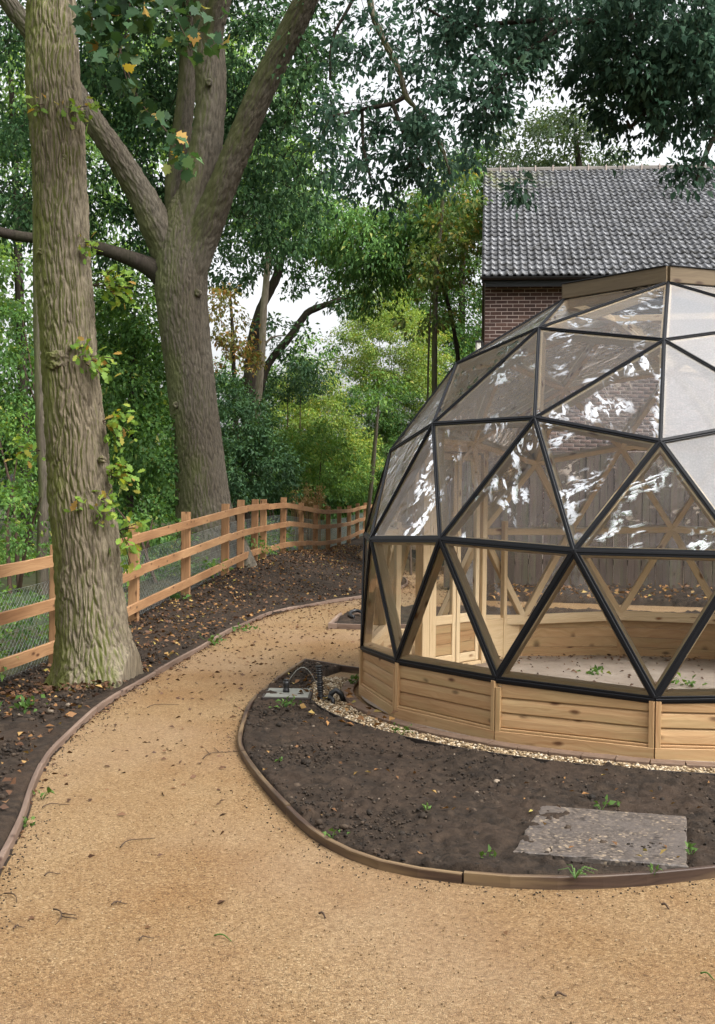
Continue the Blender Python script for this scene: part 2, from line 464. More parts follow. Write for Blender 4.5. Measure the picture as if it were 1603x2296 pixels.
M['brick_rest'] = t.done(t.pbr(t.mix(t.ramp(n, [(.35, .45), (.65, 0.0)]), col, (.5, .45, .42), 'MULTIPLY'), .85, t.bump(n, .5, .004), .2))
M['mortar'] = plain('pale_mortar', (.46, .38, .34), .9, .2, var=.15)
t = NT('wet_concrete_tile')
pos = t.n('ShaderNodeNewGeometry').outputs['Position']
rr = t.math('FRACT', t.math('ADD', rnd_obj(t), t.math('MULTIPLY', rnd_isl(t), 7.13)))
col = t.ramp(rr, [(0, (.042, .043, .048)), (.5, (.066, .068, .075)), (1, (.10, .102, .11))])
mo = t.noise(pos, 5.5, 5, .7)
col = t.mix(t.ramp(mo, [(.48, 0.0), (.60, .85)]), col, (.022, .021, .018))
li = t.noise(pos, 19, 3, .6)
col = t.mix(t.ramp(li, [(.58, 0.0), (.70, .5)]), col, (.23, .24, .265))
sx = t.n('ShaderNodeSeparateXYZ', {'Vector': pos})
corner = t.math('MULTIPLY', t.ramp(t.math('MULTIPLY', t.math('SUBTRACT', sx.outputs[0], 3.0), .5), [(.0, 1.0), (1.0, 0.0)]), t.ramp(t.math('MULTIPLY', t.math('SUBTRACT', sx.outputs[2], 8.6), 1.0), [(.35, 0.0), (.8, 1.0)]))
col = t.mix(t.math('MULTIPLY', corner, t.ramp(t.noise(pos, 4, 3), [(.45, 0.0), (.6, .7)])), col, (.17, .18, .04))
rg = t.ramp(mo, [(.45, .36), (.62, .75)])
M['tile'] = t.done(t.pbr(col, rg, t.bump(t.noise(pos, 40, 3), .25, .004), .6))
M['ridge'] = plain('ridge_tile', (.13, .115, .10), .6, .4, var=.5, nscale=6)
M['paver'] = plain('edging_brick', (.17, .11, .075), .75, .3, var=.5, nscale=18)
t = NT('pale_ground_sheet')
o = t.coord('Object')
n1 = t.noise(o, 2.2, 5, .6)
col = t.ramp(n1, [(.3, (.20, .158, .125)), (.55, (.28, .23, .185)), (.75, (.35, .295, .245))])
col = t.mix(t.ramp(t.noise(o, 26, 4, .65), [(.6, 0.0), (.68, .8)]), col, (.11, .065, .04))
M['sheet'] = t.done(t.pbr(col, .7, t.bump(n1, .4, .03), .3))

# clear film on the dome: clear sheet, mirror-like skin with wrinkles; the wet kind carries fine drops
def film(name, wr, haze, drops, sky_streak=0.0, glare=0.0):
    t = NT(name)
    o = t.coord('UV')
    off = t.n('ShaderNodeCombineXYZ', {'X': t.math('MULTIPLY', rnd_obj(t), 53.0), 'Y': t.math('MULTIPLY', rnd_obj(t), 91.0)}).outputs[0]
    v = t.n('ShaderNodeVectorMath', {0: o, 1: off}, operation='ADD').outputs[0]
    ra = t.n('ShaderNodeCombineXYZ', {'Z': t.math('SUBTRACT', t.math('MULTIPLY', t.math('FRACT', t.math('MULTIPLY', rnd_obj(t), 17.7)), 2.2), .8)}).outputs[0]
    rv = t.n('ShaderNodeVectorRotate', {'Vector': v, 'Rotation': ra}, rotation_type='EULER_XYZ').outputs[0]
    rot = t.map(rv, (4.6, 11.0, 1))
    w1 = t.noise(rot, 1.0, 3, .55, 1.4)
    w2 = t.noise(v, 1.6, 2)
    hgt = t.math('ADD', t.math('MULTIPLY', w1, .5), w2)
    nb = t.bump(hgt, wr, .05)
    fr = t.n('ShaderNodeFresnel', {'IOR': 1.45}).outputs[0]
    gl = t.n('ShaderNodeBsdfGlossy', {'Color': (1, 1, 1, 1), 'Roughness': .03, 'Normal': nb}).outputs[0]
    tr = t.n('ShaderNodeBsdfTransparent', {'Color': (.97, .968, .96, 1)}).outputs[0]
    sh = tr
    if drops or glare:
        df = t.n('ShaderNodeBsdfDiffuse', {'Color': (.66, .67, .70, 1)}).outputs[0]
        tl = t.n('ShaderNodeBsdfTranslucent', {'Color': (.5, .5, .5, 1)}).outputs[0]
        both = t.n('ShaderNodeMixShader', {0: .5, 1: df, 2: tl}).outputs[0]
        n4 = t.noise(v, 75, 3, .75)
        fac = t.math('ADD', t.ramp(n4, [(.46, 0.0), (.60, drops)]), haze + glare)
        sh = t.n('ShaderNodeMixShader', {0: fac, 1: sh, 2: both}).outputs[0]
    k = t.math('MULTIPLY', fr, 1.0)
    if sky_streak:
        # white sky streaks painted in: noise patches given extra mirror strength
        c1 = t.ramp(w1, [(.50, 0.0), (.56, 1.0)])
        c2 = t.ramp(t.noise(v, 2.6, 2, .5), [(.51, 0.0), (.57, 1.0)])
        c3 = t.ramp(t.noise(v, 21, 3, .6, .6), [(.40, 0.0), (.47, 1.0)])
        cf = t.math('MULTIPLY', t.math('MULTIPLY', c1, c2), t.math('MULTIPLY', c3, sky_streak))
        k = t.math('ADD', k, cf)
    k = t.math('MINIMUM', k, 1.0)
    return t.done(t.n('ShaderNodeMixShader', {0: k, 1: sh, 2: gl}).outputs[0])
M['film_low'] = film('clear_film', .04, 0, 0)
M['film_mid'] = film('wrinkled_film', .55, .0, .04, .95)
M['film_wet'] = film('wet_film', .40, .02, .16, .9)
M['film_glare'] = film('sky_glare_film', .2, .0, .08, .0, .46)  # sky glare painted as a whitish veil, for the upper right-hand panes

# ------------------------------------------------------------------ plan of the garden
LX = np.array([(-1.30, 3.2), (-1.42, 4.3), (-1.51, 5.05), (-1.6, 5.69), (-1.73, 6.38), (-1.84, 7.13), (-1.87, 7.8), (-1.88, 8.59), (-1.85, 9.36), (-1.78, 10.16),
               (-1.69, 11.11), (-1.59, 12.24), (-1.44, 13.87), (-1.21, 15.41), (-0.92, 16.47), (-0.51, 17.35), (0.05, 18.4), (0.55, 19.6), (0.86, 21.0), (0.93, 22.3),
               (0.78, 23.8), (0.48, 25.3), (0.16, 28.2), (0.07, 30.6), (0.03, 33.0), (0.19, 35.2), (.6, 39), (1.3, 46)])
FE = np.array([(-4.3, 5.2), (-3.95, 7.4), (-3.52, 9.6), (-3.01, 11.9), (-2.74, 14.6), (-2.46, 17.1), (-2.185, 19.7), (-2.07, 21.1), (-1.95, 22.5), (-1.85, 23.4), (-1.60, 25.6), (-1.36, 28.9),
               (-1.09, 31.0), (-.80, 32.9), (-.54, 35.7), (-.27, 38.6), (0.0, 40.6), (.27, 42.8), (.48, 45.2)])
GY = np.array([5, 9.6, 10.8, 11.9, 14.6, 17.1, 19.7, 21, 25.4, 29.4, 31, 32.3, 35.7, 39, 40.5, 43, 47])
GZ = np.array([-.22, -.2, -.17, -.11, .02, .14, .26, .30, .34, .21, .13, .10, .07, .06, .13, .16, .2])
def xl(y): return np.interp(y, LX[:, 1], LX[:, 0])
def xf(y): return np.interp(y, FE[:, 1], FE[:, 0])
def gz(y): return np.interp(y, GY, GZ)
def hl(x, y):
    """height of the ground on the fence side of the path"""
    t = np.clip((xl(y) - x) / np.maximum(xl(y) - xf(y), .2), 0, 1.0)
    return .05 + (gz(y) - .05) * smooth(0.05, .95, t)

DC = np.array([2.497, 9.582]); DZ, DR, DPH = 0.8456, 2.5, math.radians(-105.84)
BED = [(-0.48, 11.24), (-0.68, 9.95), (-0.78, 9.04), (-0.77, 8.25), (-0.72, 7.45), (-0.55, 6.69), (-0.4, 6.16), (-0.24, 5.68), (-0.11, 5.39), (0.07, 5.14), (0.26, 5.0),
       (0.46, 4.92), (0.66, 4.87), (0.84, 4.86), (1.03, 4.88), (1.22, 4.92), (1.39, 4.98), (1.54, 5.03), (2.0, 5.25), (2.8, 5.6), (4.0, 5.9), (5.6, 6.3)]

def seg_dist(P, poly, closed=True):
    """distance to the outline and inside flag for points P (n,2)"""
    poly = np.array(poly, float); n = len(poly)
    best = np.full(len(P), 1e9); ins = np.zeros(len(P), bool)
    for i in range(n if closed else n - 1):
        a, b = poly[i], poly[(i + 1) % n]
        ab = b - a; t = np.clip(((P - a) @ ab) / (ab @ ab + 1e-12), 0, 1)
        best = np.minimum(best, np.linalg.norm(P - (a + t[:, None] * ab), axis=1))
        c = ((a[1] > P[:, 1]) != (b[1] > P[:, 1]))
        with np.errstate(divide='ignore', invalid='ignore'):
            xi = (b[0] - a[0]) * (P[:, 1] - a[1]) / (b[1] - a[1]) + a[0]
        ins ^= c & (P[:, 0] < xi)
    return np.where(ins, best, -best)

def grid(xs, ys):
    X, Y = np.meshgrid(xs, ys); n, m = X.shape
    i = np.arange(n * m).reshape(n, m)
    F = np.stack([i[:-1, :-1], i[:-1, 1:], i[1:, 1:], i[1:, :-1]], -1).reshape(-1, 4)
    return X.ravel(), Y.ravel(), F

def resample(pts, step):
    P = np.array(pts, float)
    # smooth curve through the points (Catmull-Rom), then even steps
    Q = []
    E = np.vstack([2 * P[0] - P[1], P, 2 * P[-1] - P[-2]])
    for i in range(1, len(E) - 2):
        for u in np.linspace(0, 1, 12, endpoint=False):
            a, b, c, d = E[i - 1], E[i], E[i + 1], E[i + 2]
            Q.append(.5 * ((2 * b) + (-a + c) * u + (2 * a - 5 * b + 4 * c - d) * u * u + (-a + 3 * b - 3 * c + d) * u ** 3))
    Q.append(P[-1]); Q = np.array(Q)
    d = np.r_[0, np.cumsum(np.linalg.norm(np.diff(Q, axis=0), axis=1))]
    s = np.linspace(0, d[-1], max(3, int(d[-1] / step)))
    return np.stack([np.interp(s, d, Q[:, k]) for k in range(P.shape[1])], 1)

# ground sheet out to the horizon
xs = np.unique(np.r_[-260, -160, -90, -50, np.arange(-30, 30.1, 1.0), 50, 90, 160, 260])
ys = np.unique(np.r_[-260, -120, -50, -20, np.arange(-8, 60, 1.0), 75, 100, 150, 260, 400])
X, Y, F = grid(xs, ys)
Z = np.where(X < xl(Y), hl(X, Y), 0.0) - .10
Z = np.where((X < xf(Y)), gz(Y) - .02 + .12 * fbm(np.stack([X * .3, Y * .3, X * 0], 1), 3), Z)
Z = np.where((np.abs(X) > 32) | (Y > 62) | (Y < -9), -.1, Z)
tag(link_mesh('ground', np_mesh('ground', np.stack([X, Y, Z], 1), F, True), M['floor']), kind='structure')

# tan path: one sheet under the beds
ys = np.arange(-6, 47, .5)
V = []; n = 14
for y in ys:
    a = float(xl(max(y, 3.2))) - .03
    for k in range(n): V.append((a + (9 - a) * (k / (n - 1)) ** 1.3, y, 0.0))
V = np.array(V)
i = np.arange(len(V)).reshape(len(ys), n)
F = np.stack([i[:-1, :-1], i[:-1, 1:], i[1:, 1:], i[1:, :-1]], -1).reshape(-1, 4)
V[:, 2] = .006 * fbm(np.stack([V[:, 0] * .9, V[:, 1] * .9, V[:, 0] * 0], 1), 3)
tag(link_mesh('path', np_mesh('path', V, F, True), M['path']), kind='structure')

# left soil bed, from the edging to just past the fence
vy = [2.6]
while vy[-1] < 46: vy.append(vy[-1] + max(.02, .0042 * vy[-1]))
vy = np.array(vy); nu = 110
U = np.linspace(-.01, 1.12, nu)
Yg = np.repeat(vy[:, None], nu, 1)
Xg = xl(Yg) + (xf(Yg) - xl(Yg)) * U[None, :]
Zg = hl(Xg, Yg)
P3 = np.stack([Xg, Yg, np.zeros_like(Xg)], -1)
Zg = Zg + .030 * fbm(P3 * 7, 4, .6) + .05 * fbm(P3 * 1.3, 2) * smooth(0, .2, U)[None, :]
Zg = Zg + .03 * np.maximum(0, fbm(P3 * 15 + 5, 2)) 
Zg[:, U < 0.005] -= .05
i = np.arange(Xg.size).reshape(Xg.shape)
F = np.stack([i[:-1, 1:], i[:-1, :-1], i[1:, :-1], i[1:, 1:]], -1).reshape(-1, 4)
tag(link_mesh('soil_bed', np_mesh('soil_bed', np.stack([Xg, Yg, Zg], -1).reshape(-1, 3), F, True), M['soil']), kind='structure')

def soil_patch(name, poly, res, base, amp, hole=None, box=None, cut=None):
    P = np.array(poly)
    x0, y0 = P.min(0) - .1; x1, y1 = P.max(0) + .1
    if box: x0, y0, x1, y1 = max(x0, box[0]), max(y0, box[1]), min(x1, box[2]), min(y1, box[3])
    X, Y, F = grid(np.arange(x0, x1, res), np.arange(y0, y1, res))
    q = np.stack([X, Y], 1)
    d = seg_dist(q, poly)
    if hole: d = np.minimum(d, np.hypot(X - hole[0], Y - hole[1]) - hole[2])
    p3 = np.stack([X, Y, X * 0], 1)
    z = base + amp * fbm(p3 * 8, 5, .66) + amp * .8 * np.maximum(0, fbm(p3 * 19 + 3, 3)) + amp * .28 * fbm(p3 * 46, 2) + amp * .8 * fbm(p3 * 1.4, 2)
    z = np.maximum(z, .012)
    if cut: z = np.where(seg_dist(q, cut) > -.015, np.minimum(z, .040), z)
    w = smooth(-.01, .03, d)
    z = -.05 + (z + .05) * w
    keep = (d > -res * 1.6)
    F = F[keep[F].any(1)]
    used = np.zeros(len(X), bool); used[F.ravel()] = True
    ix = np.cumsum(used) - 1
    V = np.stack([X, Y, z], 1)[used]
    return tag(link_mesh(name, np_mesh(name, V, ix[F], True), M['soil']), kind='structure')
BEDC = [tuple(p) for p in resample(BED, .12)]
BEDP = BEDC + [(6.2, 9), (5.3, 12.4), (2.5, 12.9), (0.75, 12.0), (0.05, 10.64), (-.3, 11.02)]
soil_patch('soil_bed', BEDP, .0155, .043, .036, hole=(DC[0], DC[1], 2.885), box=(-1, 4.6, 4.6, 12), cut=[(.86, 5.06), (1.405, 4.98), (1.62, 5.77), (1.16, 5.89), (1.02, 5.72), (.94, 5.4)])
BACK = [(-.31, 14.25), (.73, 14.2), (1.5, 13.6), (2.5, 13.35), (5, 13.2), (9, 13.5), (9, 16.2), (5, 16.2), (2.2, 16.9), (.62, 16.4), (-.2, 15.5)]
soil_patch('soil_bed', BACK, .05, .05, .05)
STRIP = [(1.75, 18.4), (3.4, 18.1), (6, 17.4), (9, 17.0), (9, 20.6), (1.55, 20.6)]
soil_patch('soil_bed', STRIP, .05, .08, .06)
FARB = [(1.25, 33.4), (1.45, 28.5), (2.1, 24.6), (2.5, 24.0), (2.6, 34)]
soil_patch('soil_bed', FARB, .08, .06, .06)

# timber edging, board by board
def edging(name, label, pts, mat, boards, w=.027, top=.047, group=None):
    root = tag(empty(name, (float(pts[0][0]), float(pts[0][1]), 0)), label, 'edging', group)
    d = np.r_[0, np.cumsum(np.linalg.norm(np.diff(pts[:, :2], axis=0), axis=1))]
    cuts = np.linspace(0, d[-1], boards + 1)
    for k in range(boards):
        s = np.linspace(cuts[k] + .004, cuts[k + 1] - .004, max(3, int((cuts[k + 1] - cuts[k]) / .15)))
        q = np.stack([np.interp(s, d, pts[:, c]) for c in range(2)], 1) - pts[0, :2]
        lift = .0015 * random.uniform(-1, 1)
        q = np.c_[q, np.full(len(q), lift) + .006 * np.sin(s * 2.1 + k)]
        MB().sweep(q, w, -.06, top).build('board', mat, root)
    return root
edging('timber_edging', 'long curved weathered timber edging between the left soil bed and the tan path', resample(LX, .1), M['edge_left'], 24)
edging('timber_edging', 'wet brown curved timber edging around the dark soil bed in front of the dome', resample(BED, .1), M['edge_mid'], 9)
q = np.array([(-.48, 11.26), (-.3, 11.04), (-.1, 10.78), (.06, 10.66)])
edging('timber_edging', 'short brown timber edging behind the black pipe, from bed tip to dome', resample(q, .05), M['edge_mid'], 1, .03, .05)
q = np.array([(-.2, 15.5), (-.31, 14.26), (-.30, 14.24), (.2, 14.19), (.73, 14.19), (1.5, 13.6), (2.5, 13.35)])
edging('timber_edging', 'thin grey timber edging of the small soil bed left of the dome door', resample(q, .1), M['edge_left'], 3, .035, .07)
q = np.array([(1.2, 34), (1.42, 28.5), (2.1, 24.5)])
edging('timber_edging', 'far timber edging seen through the dome beside the distant path', resample(q, .2), M['edge_left'], 3, .05, .09)

# thin dark edging ring between soil and pebbles
ring = [(DC[0] + 2.885 * math.cos(a), DC[1] + 2.885 * math.sin(a)) for a in np.radians(np.arange(165, 345, 3))]
tag(MB().sweep(ring, .008, -.02, .05, .002).build('edging_strip', M['steel']), 'thin dark edging strip between dark soil and the cream pebbles round the dome', 'edging')

# brick course round the dome
course = tag(empty('brick_course', (DC[0], DC[1], 0)), 'ring of buff paving bricks at the foot of the dome plinth', 'bricks')
b0 = MB().box((0, 0, 0), (.098, .198, .06), .006).mesh('brick')
b0.materials.append(M['paver'])
for k in range(44):
    a = math.radians(165 + k * 4.55)
    o = link_mesh('brick', b0, None, course)
    o.location = (2.56 * math.cos(a), 2.56 * math.sin(a), .008 + random.uniform(-.003, .003))
    o.rotation_euler = (0, 0, a + random.uniform(-.01, .01))

# low-poly lumps, joined
ICO_V = None
def ico20():
    p = (1 + 5 ** .5) / 2
    V = np.array([(-1, p, 0), (1, p, 0), (-1, -p, 0), (1, -p, 0), (0, -1, p), (0, 1, p), (0, -1, -p), (0, 1, -p), (p, 0, -1), (p, 0, 1), (-p, 0, -1), (-p, 0, 1)], float)
    F = np.array([(0, 11, 5), (0, 5, 1), (0, 1, 7), (0, 7, 10), (0, 10, 11), (1, 5, 9), (5, 11, 4), (11, 10, 2), (10, 7, 6), (7, 1, 8), (3, 9, 4), (3, 4, 2), (3, 2, 6), (3, 6, 8), (3, 8, 9), (4, 9, 5), (2, 4, 11), (6, 2, 10), (8, 6, 7), (9, 8, 1)])
    return V / np.linalg.norm(V[0]), F
IV, IF = ico20()
def lumps(name, P, size, flat, mat, jitter=.25, sm=True):
    n = len(P)
    size = np.broadcast_to(size, (n,))
    V = IV[None] * (1 + RNG.uniform(-jitter, jitter, (n, 12, 1)))
    V = V * np.stack([RNG.uniform(.75, 1.3, n), RNG.uniform(.6, 1.0, n), flat * RNG.uniform(.8, 1.2, n)], 1)[:, None, :]
    a = RNG.uniform(0, 6.28, n); c, s = np.cos(a)[:, None], np.sin(a)[:, None]
    V = np.stack([V[..., 0] * c - V[..., 1] * s, V[..., 0] * s + V[..., 1] * c, V[..., 2]], -1)
    V = V * size[:, None, None] + P[:, None, :]
    F = (IF[None] + 12 * np.arange(n)[:, None, None]).reshape(-1, 3)
    return link_mesh(name, np_mesh(name, V.reshape(-1, 3), F, sm), mat)

n = 8500
a = RNG.uniform(math.radians(165), math.radians(345), n); r = RNG.uniform(2.61, 2.88, n)
P = np.stack([DC[0] + r * np.cos(a), DC[1] + r * np.sin(a), .010 + .018 * RNG.random(n) * smooth(2.6, 2.66, r)], 1)
tag(lumps('pebble_strip', P, RNG.uniform(.007, .015, n), .6, M['pebble'], .18), 'band of cream pebbles around the dome plinth', 'pebbles', kind='stuff')

n = 26000
P = np.stack([RNG.uniform(-.85, 3.6, n), RNG.uniform(4.8, 11.5, n)], 1)
dd = np.minimum(seg_dist(P, BEDP), np.hypot(P[:, 0] - DC[0], P[:, 1] - DC[1]) - 2.9)
ed = seg_dist(P, BEDP)
keep = (dd > .025) & (RNG.random(n) < np.where(ed < .5, .95, np.clip(.42 + .9 * fbm(np.c_[P * 1.2, P[:, :1] * 0], 2), .12, 1)))
P = P[keep]; z = .045 + .03 * fbm(np.c_[P * 8, P[:, :1] * 0], 4, .62)
sz = RNG.uniform(.003, .011, len(P)) * np.where(RNG.random(len(P)) < .05, 2.4, 1)
tag(lumps('soil_clods', np.c_[P, z + .004], sz, .75, M['clod'], .3, False), 'loose dark clods of earth on the bed in front of the dome', 'clods', kind='stuff')
n = 12000
y = 3 + 26 * RNG.random(n) ** 1.8; x = xl(y) + (xf(y) - xl(y)) * RNG.uniform(.05, 1.0, n)
sz = RNG.uniform(.006, .018, n) * np.where(RNG.random(n) < .08, 1.8, 1)
tag(lumps('soil_clods', np.stack([x, y, hl(x, y) + .012], 1), sz, .75, M['clod'], .3, False), 'loose dark clods of earth on the bed beside the fence', 'clods', kind='stuff')

# loose grit on the path near the viewer
n = 8000
P = np.stack([RNG.uniform(-2, 3.2, n), 3.3 + 5.5 * RNG.random(n) ** 1.4], 1)
ok = (P[:, 0] > xl(P[:, 1]) + .03) & (seg_dist(P, BEDP) < -.03)
P = P[ok]
tag(lumps('path_grit', np.c_[P, np.full(len(P), .003)], RNG.uniform(.0018, .0048, len(P)), .6, M['grit'], .25), 'loose tan grit strewn over the near path', 'grit', kind='stuff')

# ------------------------------------------------------------------ leaves
def leaf_arrays(P, D, size, wid=.45, fold=.18, droop=None):
    """folded diamond leaves at P pointing along D; one polygon each"""
    n = len(P)
    D = D / np.maximum(np.linalg.norm(D, axis=1, keepdims=True), 1e-6)
    up = RNG.normal(size=(n, 3)) * .55 + np.array([0, 0, 1.0])
    S = np.cross(D, up); S /= np.maximum(np.linalg.norm(S, axis=1, keepdims=True), 1e-6)
    N = np.cross(S, D)
    L = np.asarray(size).reshape(-1, 1) * np.ones((n, 1)); W = L * wid * RNG.uniform(.75, 1.2, (n, 1))
    base = P; tip = P + D * L - N * L * .12
    mid = P + D * L * .45
    l = mid - S * W * .5 + N * L * fold; r = mid + S * W * .5 + N * L * fold
    V = np.stack([base, l, tip, r], 1).reshape(-1, 3)
    F = np.arange(4 * n).reshape(n, 4)
    return V, F
CL = []
def crown_points(ells, per_m3, clump_r, leaves, lsize, droop=.5, flat=.6, hang=0.0, shell=.55):
    """ells: (centre, radii, density factor). Clumps of leaves through each ellipsoid's volume."""
    PP, DD, SS = [], [], []
    CL.clear()
    for c, rad, dens in ells:
        c, rad = np.array(c, float), np.array(rad, float)
        n = max(4, int(4.19 * rad.prod() * per_m3 * dens))
        u = RNG.normal(size=(n, 3)); u /= np.linalg.norm(u, axis=1, keepdims=True)
        rr = RNG.random(n) ** (1 / 3.0); rr = np.where(RNG.random(n) < shell, .72 + .34 * RNG.random(n), rr)
        lump = 1 + .22 * fbm(u * 2.2 + c * .37, 2)
        cc = c + u * rr[:, None] * lump[:, None] * rad
        cr = clump_r * RNG.uniform(.6, 1.35, n)
        k = np.maximum(5, (leaves * RNG.uniform(.6, 1.4, n))).astype(int)
        idx = np.repeat(np.arange(n), k); m = len(idx)
        w = RNG.normal(size=(m, 3)); w /= np.linalg.norm(w, axis=1, keepdims=True)
        q = RNG.random(m) ** .5
        off = w * q[:, None] * cr[idx][:, None] * np.array([1, 1, flat])
        if hang: off[:, 2] -= hang * cr[idx] * q * q
        PP.append(cc[idx] + off)
        d = w * .8 + u[idx] * .5 + RNG.normal(size=(m, 3)) * .5; d[:, 2] -= droop * 1.2
        DD.append(d); SS.append(lsize * RNG.uniform(.45, 1.35, m)); CL.append(cc)
    return np.concatenate(PP), np.concatenate(DD), np.concatenate(SS)
NLEAF = 0
DENS = 2.1
def crown(name, ells, mat, parent=None, per_m3=2.2, clump_r=.45, leaves=45, lsize=.12, wid=.5, **kw):
    global NLEAF
    P, D, S = crown_points(ells, per_m3 * DENS, clump_r, leaves, lsize, **kw)
    NLEAF += len(P)
    V, F = leaf_arrays(P, D, S, wid)
    if parent is not None: V = V - np.array(parent.location)
    return link_mesh(name, np_mesh(name, V, F), mat, parent)
def twigs(parent, anchors, mat, r=.006, far=1.6):
    """thin twigs that carry the clumps of the crown made last: each clump hangs on a neighbour nearer to a limb"""
    C = np.concatenate(CL); A = np.array(anchors)
    da = np.sqrt(((C[:, None] - A[None]) ** 2).sum(2)).min(1)
    near = A[((C[:, None] - A[None]) ** 2).sum(2).argmin(1)]
    V, F = [], []
    for i in range(len(C)):
        d = np.linalg.norm(C - C[i], axis=1); d[(da > da[i] - .05)] = 99
        j = d.argmin()
        q = C[j] if d[j] < far else (near[i] if da[i] < far * 1.5 else None)
        if q is None: continue
        p = C[i] + np.array([0, 0, -.1])
        m = (p + q) / 2 + RNG.normal(size=3) * .06 + np.array([0, 0, .06])
        for a, b, ra, rb in ((q, m, r, r * .75), (m, p, r * .75, r * .4)):
            t = b - a; t = t / max(np.linalg.norm(t), 1e-6); u = np.cross(t, [.31, .77, .55]); u /= np.linalg.norm(u); w = np.cross(t, u); o = len(V)
            for c, rr in ((a, ra), (b, rb)):
                for g in (0, 2.094, 4.189): V.append(c + rr * (math.cos(g) * u + math.sin(g) * w))
            F += [(o + k, o + (k + 1) % 3, o + 3 + (k + 1) % 3, o + 3 + k) for k in range(3)]
    return tag(link_mesh('twigs', np_mesh('twigs', np.array(V) - np.array(parent.location), np.array(F), True), mat, parent), kind='stuff')
def pe(x, y, D, rx, ry, rd, dens=1.0):
    """ellipsoid given by its apparent centre, distance and apparent radii"""
    k = D / FOC
    return (at(x, y, D), (rx * k, rd, ry * k), dens)

# trunk and limb meshes with furrowed bark
def bark_tube(pts, rad, na, step, amp, fa, fl, flare=None, seed=0, cap=False, lump=.05):
    P = np.array(pts, float); R = np.array(rad, float)
    d = np.r_[0, np.cumsum(np.linalg.norm(np.diff(P, axis=0), axis=1))]
    Q = resample(np.c_[P, R], step); P, R = Q[:, :3], Q[:, 3]
    T = np.gradient(P, axis=0); T /= np.linalg.norm(T, axis=1)[:, None]
    s = np.r_[0, np.cumsum(np.linalg.norm(np.diff(P, axis=0), axis=1))]
    th = np.linspace(0, 2 * math.pi, na, endpoint=False)
    u = np.cross(T[0], [0, 1.0, 0.01]); u /= np.linalg.norm(u)
    V = np.zeros((len(P), na, 3)); C3, DI = [], []
    for i in range(len(P)):
        u = u - T[i] * np.dot(u, T[i]); u /= np.linalg.norm(u); w = np.cross(T[i], u)
        dirs = np.cos(th)[:, None] * u + np.sin(th)[:, None] * w
        r = np.full(na, R[i])
        if flare: r = r * flare(th, P[i, 2])
        c = np.stack([np.cos(th) * R[i] , np.sin(th) * R[i], np.full(na, s[i])], 1) + seed * 3.7
        C3.append(c)
        big = noise3(c * np.array([3.5, 3.5, 1.6]) + 4) * lump * R[i]
        V[i] = P[i] + dirs * (r + big)[:, None]; DI.append(dirs)
    if amp > 0:
        c = np.concatenate(C3); di = np.concatenate(DI)
        wob = np.stack([noise3(c * np.array([11, 11, 5.0]) + k) for k in (0, 7)], 1)
        q = c * np.array([fa, fa, fl]); q[:, :2] += .55 * wob; q[:, 2] += .8 * noise3(c * np.array([16, 16, 2.0]) + 5)
        g = .68 * smooth(0, .32, cells(q)) + .32 * smooth(0, .4, cells(q * np.array([1.9, 1.9, 2.3]) + 3.3))
        fine = noise3(c * np.array([fa * 3.5, fa * 3.5, fl * 7]) + 2.2) * .14 + noise3(c * np.array([fa * 8, fa * 8, fl * 16])) * .08
        V += (di * ((g - .7 + fine) * amp)[:, None]).reshape(V.shape)
    i = np.arange(len(P) * na).reshape(len(P), na)
    F = np.stack([i[:-1], np.roll(i, -1, 1)[:-1], np.roll(i, -1, 1)[1:], i[1:]], -1).reshape(-1, 4)
    return V.reshape(-1, 3), F
def bark_obj(name, parts, mat, parent):
    V, F, b = [], [], 0
    for v, f in parts: V.append(v); F.append(f + b); b += len(v)
    V = np.concatenate(V) - np.array(parent.location)
    return link_mesh(name, np_mesh(name, V, np.concatenate(F), True), mat, parent)
def px_path(rows, D=None):
    """rows of (x, y, half width[, D]) along a limb -> points and radii in metres"""
    P, R = [], []
    for r in rows:
        dd = r[3] if len(r) > 3 else D
        P.append(at(r[0], r[1], dd)); R.append(r[2] * dd / FOC)
    return P, R

# ------------------------------------------------------------------ brick house
HY = math.radians(-5.9)
house = tag(empty('brick_house', (2.50, 23.85, 0), HY), 'brown brick house with a mossy grey tiled roof behind the dome', 'house')
EV, PIT, SL, WID = 6.02, math.radians(28.5), 8.64, 10.5
# wall core (mortar) : front, gable, with the gable triangle
w = MB()
dep = 2 * SL * math.cos(PIT) - .5
pts = [(0, .012, -.2), (WID, .012, -.2), (WID, .012, EV), (0, .012, EV)]
rg = EV + (dep / 2) * math.tan(PIT)
vs = [(0.006, .004, -.2), (WID, .004, -.2), (WID, dep, -.2), (0.006, dep, -.2), (0.006, .004, EV), (WID, .004, EV), (WID, dep, EV), (0.006, dep, EV), (0.006, dep / 2, rg), (WID, dep / 2, rg)]
fs = [(0, 1, 5, 4), (1, 2, 6, 9, 5), (2, 3, 7, 6), (3, 0, 4, 8, 7)]
w.add(vs, fs, [[(0, 0)] * len(f) for f in fs])
wall = w.build('wall', M['mortar'], house)
bm0 = MB().box((0, 0, 0), (.215, .10, .065), .004).mesh('brick'); bm0.materials.append(M['brick'])
bh0 = MB().box((0, 0, 0), (.1025, .10, .065), .004).mesh('brick'); bh0.materials.append(M['brick'])
rest_v, rest_f = [], []
bxv = np.array([(x, y, z) for x in (-1, 1) for y in (-1, 1) for z in (-1, 1)], float)
bxf = np.array([(0, 1, 3, 2), (4, 6, 7, 5), (0, 4, 5, 1), (2, 3, 7, 6), (0, 2, 6, 4), (1, 5, 7, 3)])
cand = []
zc, rowi = EV - .22, 0
